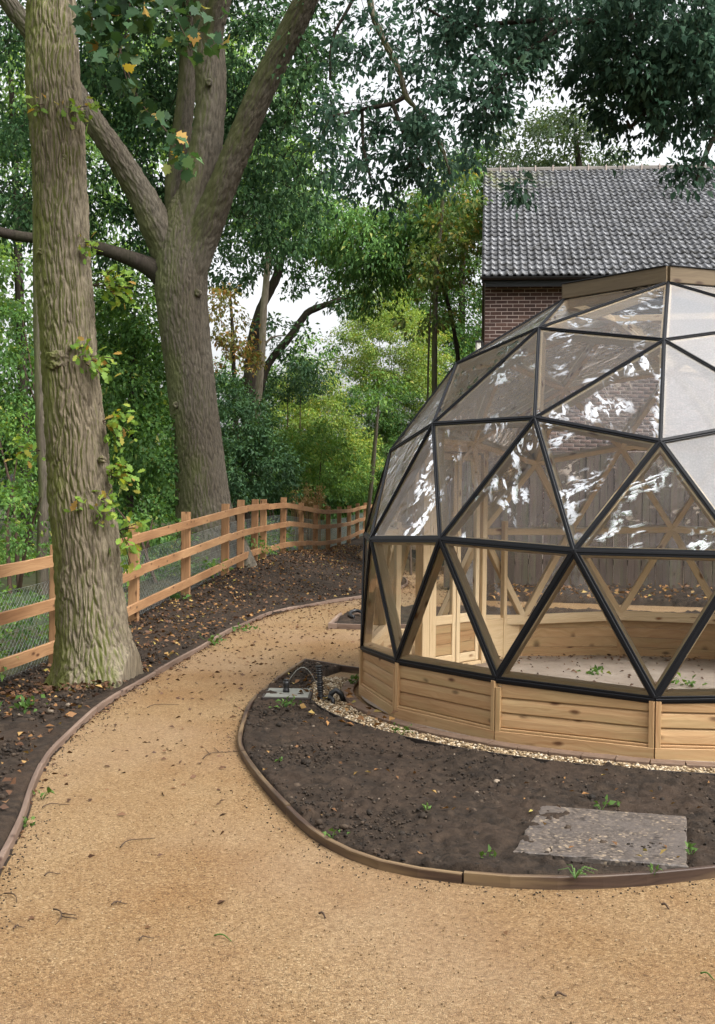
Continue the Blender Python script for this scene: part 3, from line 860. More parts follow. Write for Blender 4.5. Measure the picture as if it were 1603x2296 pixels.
while zc > 0:
    off = 0 if rowi % 2 == 0 else -.1125
    k = 0
    while True:
        x0 = off + k * .225
        if x0 > WID - .2: break
        k += 1
        if x0 < -.05: cand.append((.051, zc, True)); continue
        cand.append((x0 + .1075, zc, False))
    zc -= .075; rowi += 1
def vis(c):     # how openly the photo shows a brick: the corner beside the dome first
    return c[0] * .55 + (EV - c[1]) * .5 - (.0 if c[0] < 2.3 else -2.0)
cand.sort(key=vis)
for k, (x, z, half) in enumerate(cand):
    if k < 300:
        o = link_mesh('brick', bh0 if half else bm0, None, wall)
        o.location = (x, .05 + random.uniform(-.003, .003), z)
    elif z > 1.0 and x < 7.5:
        rest_v.append(bxv * np.array([.051 if half else .1075, .05, .0325]) + np.array([x, .05 + random.uniform(-.003, .003), z]))
rv = np.concatenate(rest_v); rf = (bxf[None] + 8 * np.arange(len(rest_v))[:, None, None]).reshape(-1, 4)
tag(link_mesh('bricks', np_mesh('bricks', rv, rf), M['brick_rest'], wall), kind='stuff')
# gable bricks beyond the corner, joined
gv = []
for r_ in range(78):
    z = EV - .22 - r_ * .075
    for k in range(24):
        y = .22 + k * .225 + (.1125 if r_ % 2 else 0)
        gv.append(bxv * np.array([.05, .1075, .0325]) + np.array([.048, y, z]))
gv = np.concatenate(gv)
tag(link_mesh('bricks', np_mesh('bricks', gv, (bxf[None] + 8 * np.arange(len(gv) // 8)[:, None, None]).reshape(-1, 4)), M['brick_rest'], wall), kind='stuff')
# roof: deck, tiles, ridge
OV = .28
ca, sa = math.cos(PIT), math.sin(PIT)
def rp(x, s, n): return np.array([x, -OV + s * ca - n * sa, EV - .06 + s * sa + n * ca])
rd = MB()
mid = rp(0, SL, 0)
for xa, xb in ((-.07, WID + .1),):
    e1, e2 = rp(xa, 0, -.03), rp(xb, 0, -.03); t1, t2 = rp(xa, SL, -.03), rp(xb, SL, -.03)
    b1, b2 = t1 * [1, 0, 1] + [0, 2 * t1[1] - e1[1], 0] - [0, 0, t1[2] - e1[2]], t2 * [1, 0, 1] + [0, 2 * t2[1] - e2[1], 0] - [0, 0, t2[2] - e2[2]]
    dn = np.array([0, 0, -.10])
    vs = [e1, e2, t2, t1, b1, b2, e1 + dn, e2 + dn, t2 + dn, t1 + dn, b1 + dn, b2 + dn]
    fs = [(0, 1, 2, 3), (3, 2, 5, 4), (6, 9, 8, 7), (9, 10, 11, 8), (0, 6, 7, 1), (0, 3, 9, 6), (3, 4, 10, 9), (4, 5, 11, 10), (1, 7, 8, 2), (2, 8, 11, 5)]
    rd.add(vs, fs, [[(0, 0)] * len(f) for f in fs])
roof = rd.build('roof', M['gutter'], house)
TWD, ROWS = .30, 26
GA = SL / ROWS
prof = [(0, .004), (.018, .030), (.04, .040), (.062, .030), (.08, .004), (.115, .002), (.15, .004), (.168, .030), (.19, .040), (.212, .030), (.23, .004), (.265, .002), (.299, .004)]
def tile_arrays():
    V, F = [], []
    n = len(prof)
    for s, lift in ((0, .038), (GA * 1.12, .0)):
        for x, h in prof: V.append((x, s, h + lift))
    for x, h in prof: V.append((x, 0.0, max(h + .038 - .030, 0)))
    for k in range(n - 1):
        F.append((k, k + 1, n + k + 1, n + k))
        F.append((2 * n + k, 2 * n + k + 1, k + 1, k))
    return np.array(V, float), np.array(F)
TV, TF = tile_arrays()
def tile_local(V): return np.stack([V[:, 0], V[:, 1] * ca - V[:, 2] * sa, V[:, 1] * sa + V[:, 2] * ca], 1)
TL = tile_local(TV)
tme = [np_mesh('tile', tile_local(TV + np.c_[np.zeros((len(TV), 2)), RNG.uniform(-.002, .002, len(TV))]), TF) for _ in range(4)]
for m_ in tme: m_.materials.append(M['tile'])
rv, rf, cnt = [], [], 0
for r_ in range(ROWS):
    for k in range(int((WID + .1) / TWD)):
        p = rp(-.06 + k * TWD, r_ * GA, .0) + np.array([random.uniform(-.004, .004), 0, random.uniform(-.004, .006)])
        if r_ < 16 and k < 19 and cnt < 300:
            o = link_mesh('tile', tme[(r_ * 7 + k * 3) % 4], None, roof); o.location = p; cnt += 1
        else: rv.append(TL + p)
rv = np.concatenate(rv)
tag(link_mesh('tiles', np_mesh('tiles', rv, (TF[None] + len(TL) * np.arange(len(rv) // len(TL))[:, None, None]).reshape(-1, 4)), M['tile'], roof), kind='stuff')
top = rp(0, SL, 0)
for k in range(24):
    x = -.08 + k * .45
    b = MB()
    n = 7; L_ = .44
    vs = []
    for xx in (x, x + L_):
        for j in range(n):
            a = math.pi * j / (n - 1)
            vs.append((xx, top[1] - .13 * math.cos(a), top[2] - .02 + .12 * math.sin(a)))
    fs = [(j, j + 1, n + j + 1, n + j) for j in range(n - 1)] + [tuple(range(n)), tuple(range(2 * n - 1, n - 1, -1))]
    b.add(vs, fs, [[(0, 0)] * len(f) for f in fs]); b.build('ridge_tile', M['ridge'], roof)
    m2 = MB().box((x - .005, top[1], top[2] + .035), (.03, .27, .16), .02); m2.build('mortar_joint', M['mortar'], roof)
g = MB()
vs = []; n = 9
for xx in (-.08, WID):
    for j in range(n):
        a = math.pi * (1 + j / (n - 1)); vs.append((xx, -OV - .05 + .065 * math.cos(a), EV - .075 + .065 * math.sin(a)))
    for j in range(n):
        a = math.pi * (2 - j / (n - 1)); vs.append((xx, -OV - .05 + .058 * math.cos(a), EV - .075 + .058 * math.sin(a)))
n2 = 2 * n
fs = [(j, (j + 1) % n2, n2 + (j + 1) % n2, n2 + j) for j in range(n2)] + [tuple(range(n2)), tuple(range(2 * n2 - 1, n2 - 1, -1))]
g.add(vs, fs, [[(0, 0)] * len(f) for f in fs]); g.build('gutter', M['gutter'], house)
MB().box((WID / 2, -OV + .04, EV - .16), (WID, .03, .2), .004).build('fascia', M['gutter'], house)
MB().box((WID / 2, -.09, EV - .20), (WID, .30, .02), .003).build('soffit', M['gutter'], house)
# flood lamp on the gable corner
lc = np.array([2.50, 23.85, 4.62])
lamp = tag(empty('wall_lamp', (lc[0] - .10, lc[1] + .02, lc[2] - .13)), 'small cream wall lamp with black hood on the house corner', 'lamp')
MB().box((-.02, 0, .10), (.10, .13, .20), .02).build('lamp_body', M['white_lamp'], lamp)
MB().box((-.01, 0, .225), (.14, .17, .03), .01).build('hood', M['black_plastic'], lamp)
MB().box((.06, 0, .10), (.05, .05, .22), .01).build('bracket', M['black_plastic'], lamp)

# ------------------------------------------------------------------ tall board fence behind the dome
bf = tag(empty('board_fence', (1.55, 20.35, 0)), 'tall brown vertical board fence seen through the dome', 'fence')
bms = [MB().box((0, 0, 1.16), (.118, .022, 2.36), .004).mesh('board') for _ in range(5)]
for m_ in bms: m_.materials.append(M['boards_old'])
for k in range(62):
    o = link_mesh('board', bms[k % 5], None, bf)
    o.location = (k * .121, (k % 2) * .012 + random.uniform(-.004, .004), .06 + random.uniform(-.012, .012))
    o.rotation_euler = (random.uniform(-.004, .004), random.uniform(-.004, .004), random.uniform(-.03, .03))
for z in (.5, 1.9): MB().box((3.75, .055, z), (7.5, .04, .09)).build('rail', M['boards_old'], bf)

# ------------------------------------------------------------------ the dome
dome = tag(empty('geodesic_dome', (DC[0], DC[1], 0)), 'geodesic dome of clear film triangles with black strips on a low pine plinth', 'dome')
def icosa():
    l = math.atan(.5)
    V = [(0, 0, 1)] + [(math.cos(l) * math.cos(2 * math.pi * k / 5), math.cos(l) * math.sin(2 * math.pi * k / 5), math.sin(l)) for k in range(5)]
    V += [(math.cos(l) * math.cos(2 * math.pi * (k + .5) / 5), math.cos(l) * math.sin(2 * math.pi * (k + .5) / 5), -math.sin(l)) for k in range(5)] + [(0, 0, -1)]
    return np.array(V)
IC = icosa()
key = {}; DV = []; DT = []
def vid(p):
    p = p / np.linalg.norm(p); k_ = tuple(np.round(p, 4) + 0.0)
    if k_ not in key: key[k_] = len(DV); DV.append(p)
    return key[k_]
for a in range(12):
    for b in range(a + 1, 12):
        for c in range(b + 1, 12):
            if max(np.linalg.norm(IC[a] - IC[b]), np.linalg.norm(IC[b] - IC[c]), np.linalg.norm(IC[a] - IC[c])) < 1.1:
                g_ = {}
                for i in range(4):
                    for j in range(4 - i): g_[i, j] = vid((IC[a] * (3 - i - j) + IC[b] * i + IC[c] * j) / 3)
                for i in range(3):
                    for j in range(3 - i):
                        DT.append((g_[i, j], g_[i + 1, j], g_[i, j + 1]))
                        if i + j < 2: DT.append((g_[i + 1, j], g_[i + 1, j + 1], g_[i, j + 1]))
DV = np.array(DV)
unit_z = DV[:, 2].copy()
cr_, sr_ = math.cos(DPH), math.sin(DPH)
PV = np.stack([DV[:, 0] * cr_ - DV[:, 1] * sr_, DV[:, 0] * sr_ + DV[:, 1] * cr_, DV[:, 2]], 1) * DR
PV[:, 2] += DZ
low = (unit_z < -.1) & (unit_z > -.25)
PV[low, 2] += .017
PV[low, :2] *= .997
ang = np.degrees(np.arctan2(PV[:, 1], PV[:, 0])) % 360
def door_zone(p):
    a = math.degrees(math.atan2(p[1], p[0])) % 360
    return 124 < a < 157 and p[2] < 1.75
tris = [t_ for t_ in DT if all(unit_z[i] > -.25 for i in t_) and all(unit_z[i] < .99 for i in t_)]
tris = [t_ for t_ in tris if not door_zone(PV[list(t_)].mean(0))]
CEN = np.array([0, 0, DZ])
edges = {}
for t_ in tris:
    for i in range(3):
        e = tuple(sorted((t_[i], t_[(i + 1) % 3]))); edges[e] = edges.get(e, 0) + 1
for (i, j), cnt in edges.items():
    p, q = PV[i], PV[j]
    m_ = (p + q) / 2; n_ = m_ - CEN; n_ /= np.linalg.norm(n_)
    d = (q - p) / np.linalg.norm(q - p); n_ = n_ - d * np.dot(n_, d); n_ /= np.linalg.norm(n_)
    sd_ = np.cross(d, n_)
    zz = m_[2]
    base = unit_z[i] < -.1 and unit_z[j] < -.1
    ww = .064 if zz < 1.7 else .054
    st = MB()
    ins = -.036
    st.beam(p + n_ * ins + d * .01, q + n_ * ins - d * .01, ww, .066, sd_, n_, .005)
    so = st.build('strut', M['frame_wood'], dome)
    bw = .048 if zz < 1.45 else (.036 if zz < 2.2 else .027)
    bs = MB()
    dz = np.array([0, 0, -.012]) if base else np.zeros(3)
    bs.beam(p + n_ * .006 + dz, q + n_ * .006 + dz, bw, .008, sd_, n_, .003)
    bs.beam(p + n_ * .013 + dz, q + n_ * .013 + dz, bw * .36, .008, sd_, n_, .003)
    bs.build('black_strip', M['black_strip'], so)
# panes: a sheet on each triangle, slightly slack
NS = 7
for t_ in tris:
    a, b, c = PV[list(t_)]
    cz = (a[2] + b[2] + c[2]) / 3
    nn = np.cross(b - a, c - a); nn /= np.linalg.norm(nn)
    if np.dot(nn, (a + b + c) / 3 - CEN) < 0: b, c = c, b; nn = -nn
    # local frame: v runs up the slope
    upv = np.array([0, 0, 1.0]) - nn * nn[2]
    if np.linalg.norm(upv) < .05: upv = np.array([1.0, 0, 0]) - nn * nn[0]
    upv /= np.linalg.norm(upv); sv = np.cross(upv, nn)
    V, U_, F, idx = [], [], [], {}
    for i in range(NS + 1):
        for j in range(NS + 1 - i):
            w_ = np.array([NS - i - j, i, j]) / NS
            idx[i, j] = len(V)
            p = a * w_[0] + b * w_[1] + c * w_[2]
            bulge = 27 * w_.prod()
            V.append(p - nn * .006 * bulge + nn * .001); U_.append((np.dot(p, sv), np.dot(p, upv)))
    for i in range(NS):
        for j in range(NS - i):
            F.append((idx[i, j], idx[i + 1, j], idx[i, j + 1]))
            if i + j < NS - 1: F.append((idx[i + 1, j], idx[i + 1, j + 1], idx[i, j + 1]))
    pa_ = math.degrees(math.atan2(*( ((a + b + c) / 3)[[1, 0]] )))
    mat = M['film_glare'] if (-105 < pa_ < -30 and cz > 1.45) else M['film_low'] if cz < 1.15 else (M['film_mid'] if cz < 1.85 else M['film_wet'])
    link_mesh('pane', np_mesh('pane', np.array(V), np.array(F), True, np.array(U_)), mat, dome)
# cap: five upstand boards round the open top and a clear lid
top5 = [i for i in range(len(PV)) if .9 < unit_z[i] < .96]
top5.sort(key=lambda i: ang[i])
for k in range(5):
    p, q = PV[top5[k]], PV[top5[(k + 1) % 5]]
    d = (q - p) / np.linalg.norm(q - p); n_ = np.cross(d, [0, 0, 1.0])
    if np.dot(n_, (p + q) / 2 * [1, 1, 0]) < 0: n_ = -n_
    cap = MB().beam(p + [0, 0, .062] + n_ * .01, q + [0, 0, .062] + n_ * .01, .032, .118, n_, np.array([0, 0, 1.0]), .004).build('cap_board', M['cap_wood'], dome)
    MB().beam(p + [0, 0, .125] + n_ * .006, q + [0, 0, .125] + n_ * .006, .06, .008, n_, np.array([0, 0, 1.0]), .002).build('black_trim', M['black_strip'], cap)
lid = MB(); vs = [PV[i] * [.99, .99, 1] + [0, 0, .13] for i in top5] + [np.array([0, 0, PV[top5[0]][2] + .2])]
lid.add(vs, [(k, (k + 1) % 5, 5) for k in range(5)], [[(0, 0), (.5, 0), (.2, .5)]] * 5); lid.build('lid', M['film_wet'], dome)
# plinth: one panel per side
ringA = sorted([i for i in range(len(PV)) if low[i]], key=lambda i: ang[i])
for k in range(15):
    i, j = ringA[k], ringA[(k + 1) % 15]
    p, q = PV[i].copy(), PV[j].copy()
    if door_zone((p + q) / 2): continue
    d2 = (q - p) * [1, 1, 0]; L_ = np.linalg.norm(d2); d2 /= L_
    n_ = np.array([d2[1], -d2[0], 0]);
    if np.dot(n_, (p + q) / 2) < 0: n_ = -n_
    up = np.array([0, 0, 1.0])
    zt = min(p[2], q[2])
    def P_(s, z, off): return np.array([p[0], p[1], 0]) + d2 * s + n_ * off + up * z
    fr = MB()
    fr.beam(P_(.017, .09, -.002), P_(.017, zt - .02, -.002), .034, .05, d2, n_, .003)
    fr.beam(P_(L_ - .017, .09, -.002), P_(L_ - .017, zt - .02, -.002), .034, .05, d2, n_, .003)
    fr.beam(P_(.035, .101, -.004), P_(L_ - .035, .101, -.004), .044, .016, n_, up, .003)
    pan = fr.build('plinth_panel', M['larch'], dome)
    MB().beam(np.array([p[0], p[1], p[2] - .03]) - n_ * .045, np.array([q[0], q[1], q[2] - .03]) - n_ * .045, .07, .05, n_, up, .004).build('top_rail', M['frame_wood'], pan)
    MB().beam(P_(.0, .045, -.002), P_(L_, .045, -.002), .052, .094, n_, up, .004).build('base_board', M['larch'], pan)
    hh = (max(p[2], q[2]) - .03 - .112) / 3
    for r_ in range(3):
        z0 = .112 + r_ * hh
        sl = (p[2] - q[2]) * .0
        b = MB()
        # shiplap: plank leans out at the foot, with a rounded lip
        vs = []
        ztop = z0 + hh - .003
        for s in (.034, L_ - .034):
            zz_ = ztop if r_ < 2 else (p[2] + (q[2] - p[2]) * s / L_) - .012
            for off, z in ((-.028, z0), (-.002, z0 + .001), (.001, z0 + .006), (.001, z0 + hh * .55), (-.004, z0 + hh * .85), (-.012, zz_), (-.028, zz_)):
                vs.append(P_(s, z, off))
        m_ = 7; fs, us = [], []
        hs_ = [0, .03, .035, .03 + hh * .5, .03 + hh * .85, .03 + hh, .06 + hh, .09 + hh]
        o_ = random.random() * 20
        for jj in range(m_):
            j2 = (jj + 1) % m_
            fs.append((jj, j2, m_ + j2, m_ + jj)); us.append([(o_, hs_[jj]), (o_, hs_[jj + 1]), (o_ + L_, hs_[jj + 1]), (o_ + L_, hs_[jj])])
        fs += [tuple(range(m_ - 1, -1, -1)), tuple(range(m_, 2 * m_))]; us += [[(0, 0)] * m_] * 2
        b.add(vs, fs, us); b.build('plank', M['larch'], pan)
# doorway on the far left side
dA, dB = np.array([.56, 10.62]) - DC, np.array([1.22, 11.38]) - DC
dd_ = (dB - dA); DL = np.linalg.norm(dd_); dd_ /= DL
dn_ = np.array([-dd_[1], dd_[0]])
def dp(s, z, off=0): return np.array([dA[0] + dd_[0] * s + dn_[0] * off, dA[1] + dd_[1] * s + dn_[1] * off, z])
d3, n3, up = np.array([*dd_, 0]), np.array([*dn_, 0]), np.array([0, 0, 1.0])
df = MB()
df.beam(dp(.05, .02), dp(.05, 2.22), .10, .09, d3, n3).beam(dp(.145, .02), dp(.145, 2.1), .05, .06, d3, n3)
df.beam(dp(DL - .05, .02), dp(DL - .05, 2.12), .07, .09, d3, n3)
df.beam(dp(0.02, 2.06), dp(DL, 2.06), .09, .08, n3, up)
df.beam(dp(.17, .03), dp(DL - .09, .03), .08, .04, n3, up)
frame = df.build('door_frame', M['frame_wood'], dome)
lw = (DL - .19 - .085) / 2
for k in range(2):
    s0 = .175 + k * (lw + .004); s1 = s0 + lw - .004
    lf = MB()
    lf.beam(dp(s0 + .03, .06), dp(s0 + .03, 2.0), .055, .04, d3, n3).beam(dp(s1 - .03, .06), dp(s1 - .03, 2.0), .055, .04, d3, n3)
    for z, h in ((.10, .08), (.47, .085), (1.97, .06)): lf.beam(dp(s0 + .058, z), dp(s1 - .058, z), .036, h, n3, up)
    leaf_o = lf.build('door_leaf', M['frame_wood'], dome)
    for r_ in range(3): MB().beam(dp(s0 + .05, .195 + r_ * .1), dp(s1 - .05, .195 + r_ * .1), .014, .097, n3, up).build('plank', M['larch'], leaf_o)
    v_ = [dp(s0 + .05, .51), dp(s1 - .05, .51), dp(s1 - .05, 1.95), dp(s0 + .05, 1.95)]
    g_ = MB(); g_.add(v_, [(0, 1, 2, 3)], [[(0, 0), (.3, 0), (.3, 1.4), (0, 1.4)]]); g_.build('pane', M['film_low'], leaf_o)
# side cheeks that close the gap between door frame and ring
cheek = [i for i in ringA if 110 < ang[i] < 170]
ends = [min(cheek, key=lambda i: abs(ang[i] - 158)), min(cheek, key=lambda i: abs(ang[i] - 110))]
for (e, s) in ((ends[0], 0.0), (ends[1], DL)):
    p = PV[e]
    ck = MB()
    b0_ = dp(s, .22, .03)
    dirv = np.array([p[0], p[1], .22]) - b0_; ln = np.linalg.norm(dirv); dirv /= ln
    nv = np.cross(dirv, up)
    ck.beam(b0_ + dirv * .05, b0_ + dirv * (ln - .02), .03, .40, nv, up)
    ck.beam(b0_ + dirv * (ln * .55) - up * .2, b0_ + dirv * (ln * .55) + up * 1.15, .05, .05, dirv, nv)
    ck.build('cheek_panel', M['frame_wood'], dome)
# floor sheet
xs_ = []
V = [(DC[0], DC[1], .02)]; F = []
NR, NA = 26, 90
for r_ in range(1, NR + 1):
    for k in range(NA):
        a = 2 * math.pi * k / NA; rr = 2.46 * r_ / NR
        V.append((DC[0] + rr * math.cos(a), DC[1] + rr * math.sin(a), .02))
for k in range(NA): F.append((0, 1 + k, 1 + (k + 1) % NA, 1 + (k + 1) % NA))
V = np.array(V); V[:, 2] += .012 * fbm(np.stack([V[:, 0] * 3, V[:, 1] * 3, V[:, 0] * 0], 1), 3)
q = [(1 + (r_ - 1) * NA + k, 1 + r_ * NA + k, 1 + r_ * NA + (k + 1) % NA, 1 + (r_ - 1) * NA + (k + 1) % NA) for r_ in range(1, NR) for k in range(NA)]
tag(link_mesh('floor', np_mesh('floor', V, np.array(q), True), M['sheet']), kind='structure')

# ------------------------------------------------------------------ post and rail fence
fence = tag(empty('post_and_rail_fence', (float(FE[3][0]), float(FE[3][1]), 0)), 'orange brown three rail timber fence winding beside the soil bed', 'fence')
fo = np.array(fence.location)
FT = np.gradient(FE, axis=0); FT /= np.linalg.norm(FT, axis=1)[:, None]
FN = np.stack([FT[:, 1], -FT[:, 0]], 1)
PO = FE.copy()
for k in range(len(PO)):
    x, y = PO[k]; z = float(gz(y))
    h = 1.19 + random.uniform(-.015, .02)
    t2 = random.uniform(-.012, .012)
    MB().beam(np.array([x, y, z - .25]) - fo, np.array([x + t2, y + t2, z + h]) - fo, .125, .08, np.array([*FN[k], 0]), np.array([*FT[k], 0]), .006).build('post', M['fence_wood'], fence)
FS = resample(np.c_[FE, gz(FE[:, 1])], .25)
arc = np.r_[0, np.cumsum(np.linalg.norm(np.diff(FS[:, :2], axis=0), axis=1))]
pa = [arc[np.argmin(np.hypot(FS[:, 0] - p[0], FS[:, 1] - p[1]))] for p in PO]
for rz, (off, st) in zip((1.04, .63, .20), ((0, 0), (1, 0), (0, 1))):
    k = 0; cuts = [pa[0]]
    k = 1 + off
    while k < len(pa): cuts.append(pa[k]); k += 2
    if cuts[-1] < pa[-1] - .1: cuts.append(pa[-1])
    for a, b in zip(cuts[:-1], cuts[1:]):
        s = np.linspace(a - .03, b + .03, max(3, int((b - a) / .3)))
        q = np.stack([np.interp(s, arc, FS[:, c]) for c in range(3)], 1)
        tt = np.gradient(q[:, :2], axis=0); tt /= np.linalg.norm(tt, axis=1)[:, None]
        q[:, 0] += tt[:, 1] * .088; q[:, 1] -= tt[:, 0] * .088
        q[:, 2] += rz + random.uniform(-.012, .012)
        MB().sweep(q - fo, .038, -.055, .055, .004).build('rail', M['fence_wood'], fence)
# wire netting behind the posts
wv, wf = [], []
def wire(p, q, r=.0016):
    d = q - p; d = d / np.linalg.norm(d); u = np.cross(d, [0.3, .8, .52]); u /= np.linalg.norm(u); w_ = np.cross(d, u)
    b = len(wv)
    for c in (p, q):
        for a in (0, 2.094, 4.189): wv.append(c + r * (math.cos(a) * u + math.sin(a) * w_))
    for j in range(3): wf.append((b + j, b + (j + 1) % 3, b + 3 + (j + 1) % 3, b + 3 + j))
st = .075; hh = .82
s = arc[0]
def fpt(s, z):
    c = np.array([np.interp(s, arc, FS[:, k]) for k in range(3)])
    return np.array([c[0] - .07, c[1], c[2] + z])
while s < arc[-1] - hh:
    wire(fpt(s, .0), fpt(s + hh, hh)); wire(fpt(s + hh, 0), fpt(s, hh)); s += st
for z in (.02, .42, hh):
    ss = np.arange(arc[0], arc[-1], .4)
    for a, b in zip(ss[:-1], ss[1:]): wire(fpt(a, z), fpt(b, z), .002)
tag(link_mesh('wire_netting', np_mesh('wire_netting', np.array(wv) - fo, np.array(wf)), M['wire'], fence), kind='stuff')

# ------------------------------------------------------------------ slab, cover, pipe
sl = tag(empty('stone_slab', (1.2, 5.4, .026)), 'wet grey concrete slab half sunk in the dark soil by the edging', 'slab')
b = MB()
BR, FR = np.array([1.62, 5.77]), np.array([1.405, 4.98]); ax = np.array([-.63, .165])
cs = [FR, BR, BR + ax * 1.08, FR + ax * 1.12]
vs = []
nn = 14
for zt, sh in ((.0, 0), (.032, 0), (.037, .008)):
    ctr = sum(cs) / 4
    for e in range(4):
        for k in range(nn):
            p = cs[e] + (cs[(e + 1) % 4] - cs[e]) * k / nn
            p = p + (ctr - p) * (sh / .4) + RNG.normal(size=2) * .003
            vs.append((p[0] - 1.2, p[1] - 5.4, zt))
n_ = 4 * nn
fs = [(l * n_ + k, l * n_ + (k + 1) % n_, (l + 1) * n_ + (k + 1) % n_, (l + 1) * n_ + k) for l in range(2) for k in range(n_)] + [tuple(range(2 * n_, 3 * n_))]
b.add(vs, fs, [[(0, 0)] * len(f) for f in fs]); b.build('slab_body', M['slab'], sl)

cv = tag(empty('metal_cover', (-.52, 9.16, .07)), 'pale square metal cover on the soil beside the black pipe', 'cover')
MB().box((0, 0, 0), (.33, .40, .012), .003, rz=-.02).build('plate', M['metal_sheet'], cv)
b = MB()
for dx, dy, sx_, sy_ in ((0, .205, .36, .02), (0, -.205, .36, .02), (.175, 0, .02, .39), (-.175, 0, .02, .39)): b.box((dx, dy, -.012), (sx_, sy_, .03), .003, rz=-.02)
b.build('rim', M['steel'], cv)
pot = tag(empty('black_cap', (-.535, 9.18, .076)), 'small black threaded cap standing on the pale metal cover', 'cap')
b = MB().tube([(0, 0, 0), (0, 0, .02), (0, 0, .025), (0, 0, .045), (0, 0, .05), (0, 0, .07), (0, 0, .085)], [.026, .026, .022, .022, .026, .026, .024], 14); b.build('cap_body', M['black_plastic'], pot)
b = MB().tube([(0, 0, .085), (0, 0, .10)], [.017, .017], 10); b.build('cap_top', M['black_plastic'], pot)
wr = tag(empty('wire_loop', (-.52, 9.18, .07)), 'thin pale wire arching from the black cap to the pipe', 'wire')
MB().tube([(.0 + .25 * u, .02 * u, .09 + .15 * math.sin(math.pi * u) - .09 * u) for u in np.linspace(0, 1, 18)], .003, 6).build('wire', M['metal_sheet'], wr)
pp = tag(empty('drain_pipe', (-.265, 9.2, .02)), 'upright black corrugated pipe in the soil beside the metal cover', 'pipe')
zz_ = np.arange(0, .262, .0045); rr_ = .024 + .0035 * np.sign(np.sin(zz_ * 2 * math.pi / .018))
MB().tube([(-.02 * z / .25 - .0, 0, z) for z in zz_], rr_, 14).build('corrugated_tube', M['black_plastic'], pp)
hz = tag(empty('hose_end', (-.2, 9.12, .02)), 'short black hose stubs curled at the foot of the upright pipe', 'hose')
MB().tube([(0, .0, .0), (.015, .0, .06), (.05, .0, .085), (.09, .0, .06), (.11, .01, .0)], [.022] * 5, 10).build('hose_tube', M['black_plastic'], hz)
MB().tube([(-.03, -.02, .03), (.0, -.05, .04), (.03, -.09, .03), (.035, -.12, .0)], [.016] * 4, 8).build('hose_tube', M['black_plastic'], hz)
hc = tag(empty('hose_coil', (.0, 15.0, .06)), 'dark curled pipe offcut on the small soil bed left of the dome', 'hose')
MB().tube([(.08 * math.cos(a), .13 * math.sin(a), .045 + .03 * math.sin(a * 1.0)) for a in np.linspace(0, 4.4, 22)], .022, 8).build('hose_tube', M['black_plastic'], hc)
# ------------------------------------------------------------------ trees
def lobed(P, D, size, outline, curl=.15):
    """lobed leaves: one polygon per leaf; outline in leaf lengths (along, across)"""
    n = len(P); O = np.array(outline, float); k = len(O)
    D = D / np.linalg.norm(D, axis=1, keepdims=True)
    up = RNG.normal(size=(n, 3)) * .6 + np.array([0, -.5, .8])
    S = np.cross(D, up); S /= np.linalg.norm(S, axis=1, keepdims=True); N = np.cross(S, D)
    L = np.asarray(size).reshape(-1, 1, 1)
    V = P[:, None] + L * (D[:, None] * O[None, :, :1] + S[:, None] * O[None, :, 1:] + N[:, None] * (np.abs(O[None, :, 1:]) * .35 - curl * O[None, :, :1] ** 2))
    return V.reshape(-1, 3), np.arange(n * k).reshape(n, k)
_h = [(0, 0), (.18, .05), (.28, .17), (.38, .10), (.5, .26), (.62, .15), (.76, .25), (.86, .13), (1, .0)]
OAKL = _h + [(a, -b) for a, b in _h[-2:0:-1]]
_s = [(0, 0), (-.08, .12), (.10, .42), (.22, .30), (.42, .52), (.52, .34), (.64, .36), (.66, .16), (1.0, .0)]
SYCL = _s + [(a, -b) for a, b in _s[-2:0:-1]]

def sprig(base, dirs, n, spread, size, outline):
    """leaves and thin stems of a spray that starts at base"""
    P, D, S = [], [], []
    tb = []
    for d in dirs:
        d = np.array(d, float); ln = np.linalg.norm(d)
        pts = [np.array(base) + d * u + np.array([0, 0, -.12 * ln * u * u]) for u in np.linspace(0, 1, 6)]
        tb.append(pts)
        for _ in range(n):
            u = random.uniform(.25, 1.05)
            p = np.array(base) + d * u + np.array([0, 0, -.12 * ln * u * u]) + RNG.normal(size=3) * spread
            P.append(p); D.append(d / ln + RNG.normal(size=3) * .7 + np.array([0, 0, -.35])); S.append(size * random.uniform(.6, 1.25))
    return np.array(P), np.array(D), np.array(S), tb

# --- near oak at the left
T1 = at(208, 1545, 9.9); T1[2] = -.05
oak = tag(empty('oak_tree', T1), 'near oak with a furrowed green tinged trunk and small leafy sprouts, beside the path', 'tree')
rows = [(224, 1590, 112), (224, 1545, 104), (219, 1500, 93), (212, 1450, 84), (207, 1400, 79), (198, 1300, 73), (191, 1200, 72), (179, 1100, 71), (172, 1000, 68), (162, 900, 63), (155, 800, 61),
        (149, 700, 61), (142, 600, 60), (138, 500, 60), (134, 400, 59), (129, 300, 60), (120, 200, 60), (116, 100, 57), (114, 0, 53), (110, -120, 51)]
P, R = px_path(rows, 9.9)
P2, R2 = px_path([(111, -100, 51.5), (108, -200, 50), (104, -450, 46), (106, -750, 40)], 9.9)
def keep_off(tt):
    v, f = tt
    lim = xl(v[:, 1]) - .045
    v[:, 0] = np.where(v[:, 2] < .5, np.minimum(v[:, 0], lim), v[:, 0])
    return v, f
def fl1(th, z):
    k = math.exp(-max(z + .05, 0) / .22)
    return 1 + .42 * k * (.45 + np.cos(th * 5 + .8) * .45 + .35 * np.cos(th * 3 - .4))
bark_obj('trunk', [keep_off(bark_tube(P, R, 310, .0125, .023, 25, 3.6, fl1, 1, lump=.03)), bark_tube(P2, R2, 80, .05, .023, 25, 3.6, None, 1)], M['bark1'], oak)
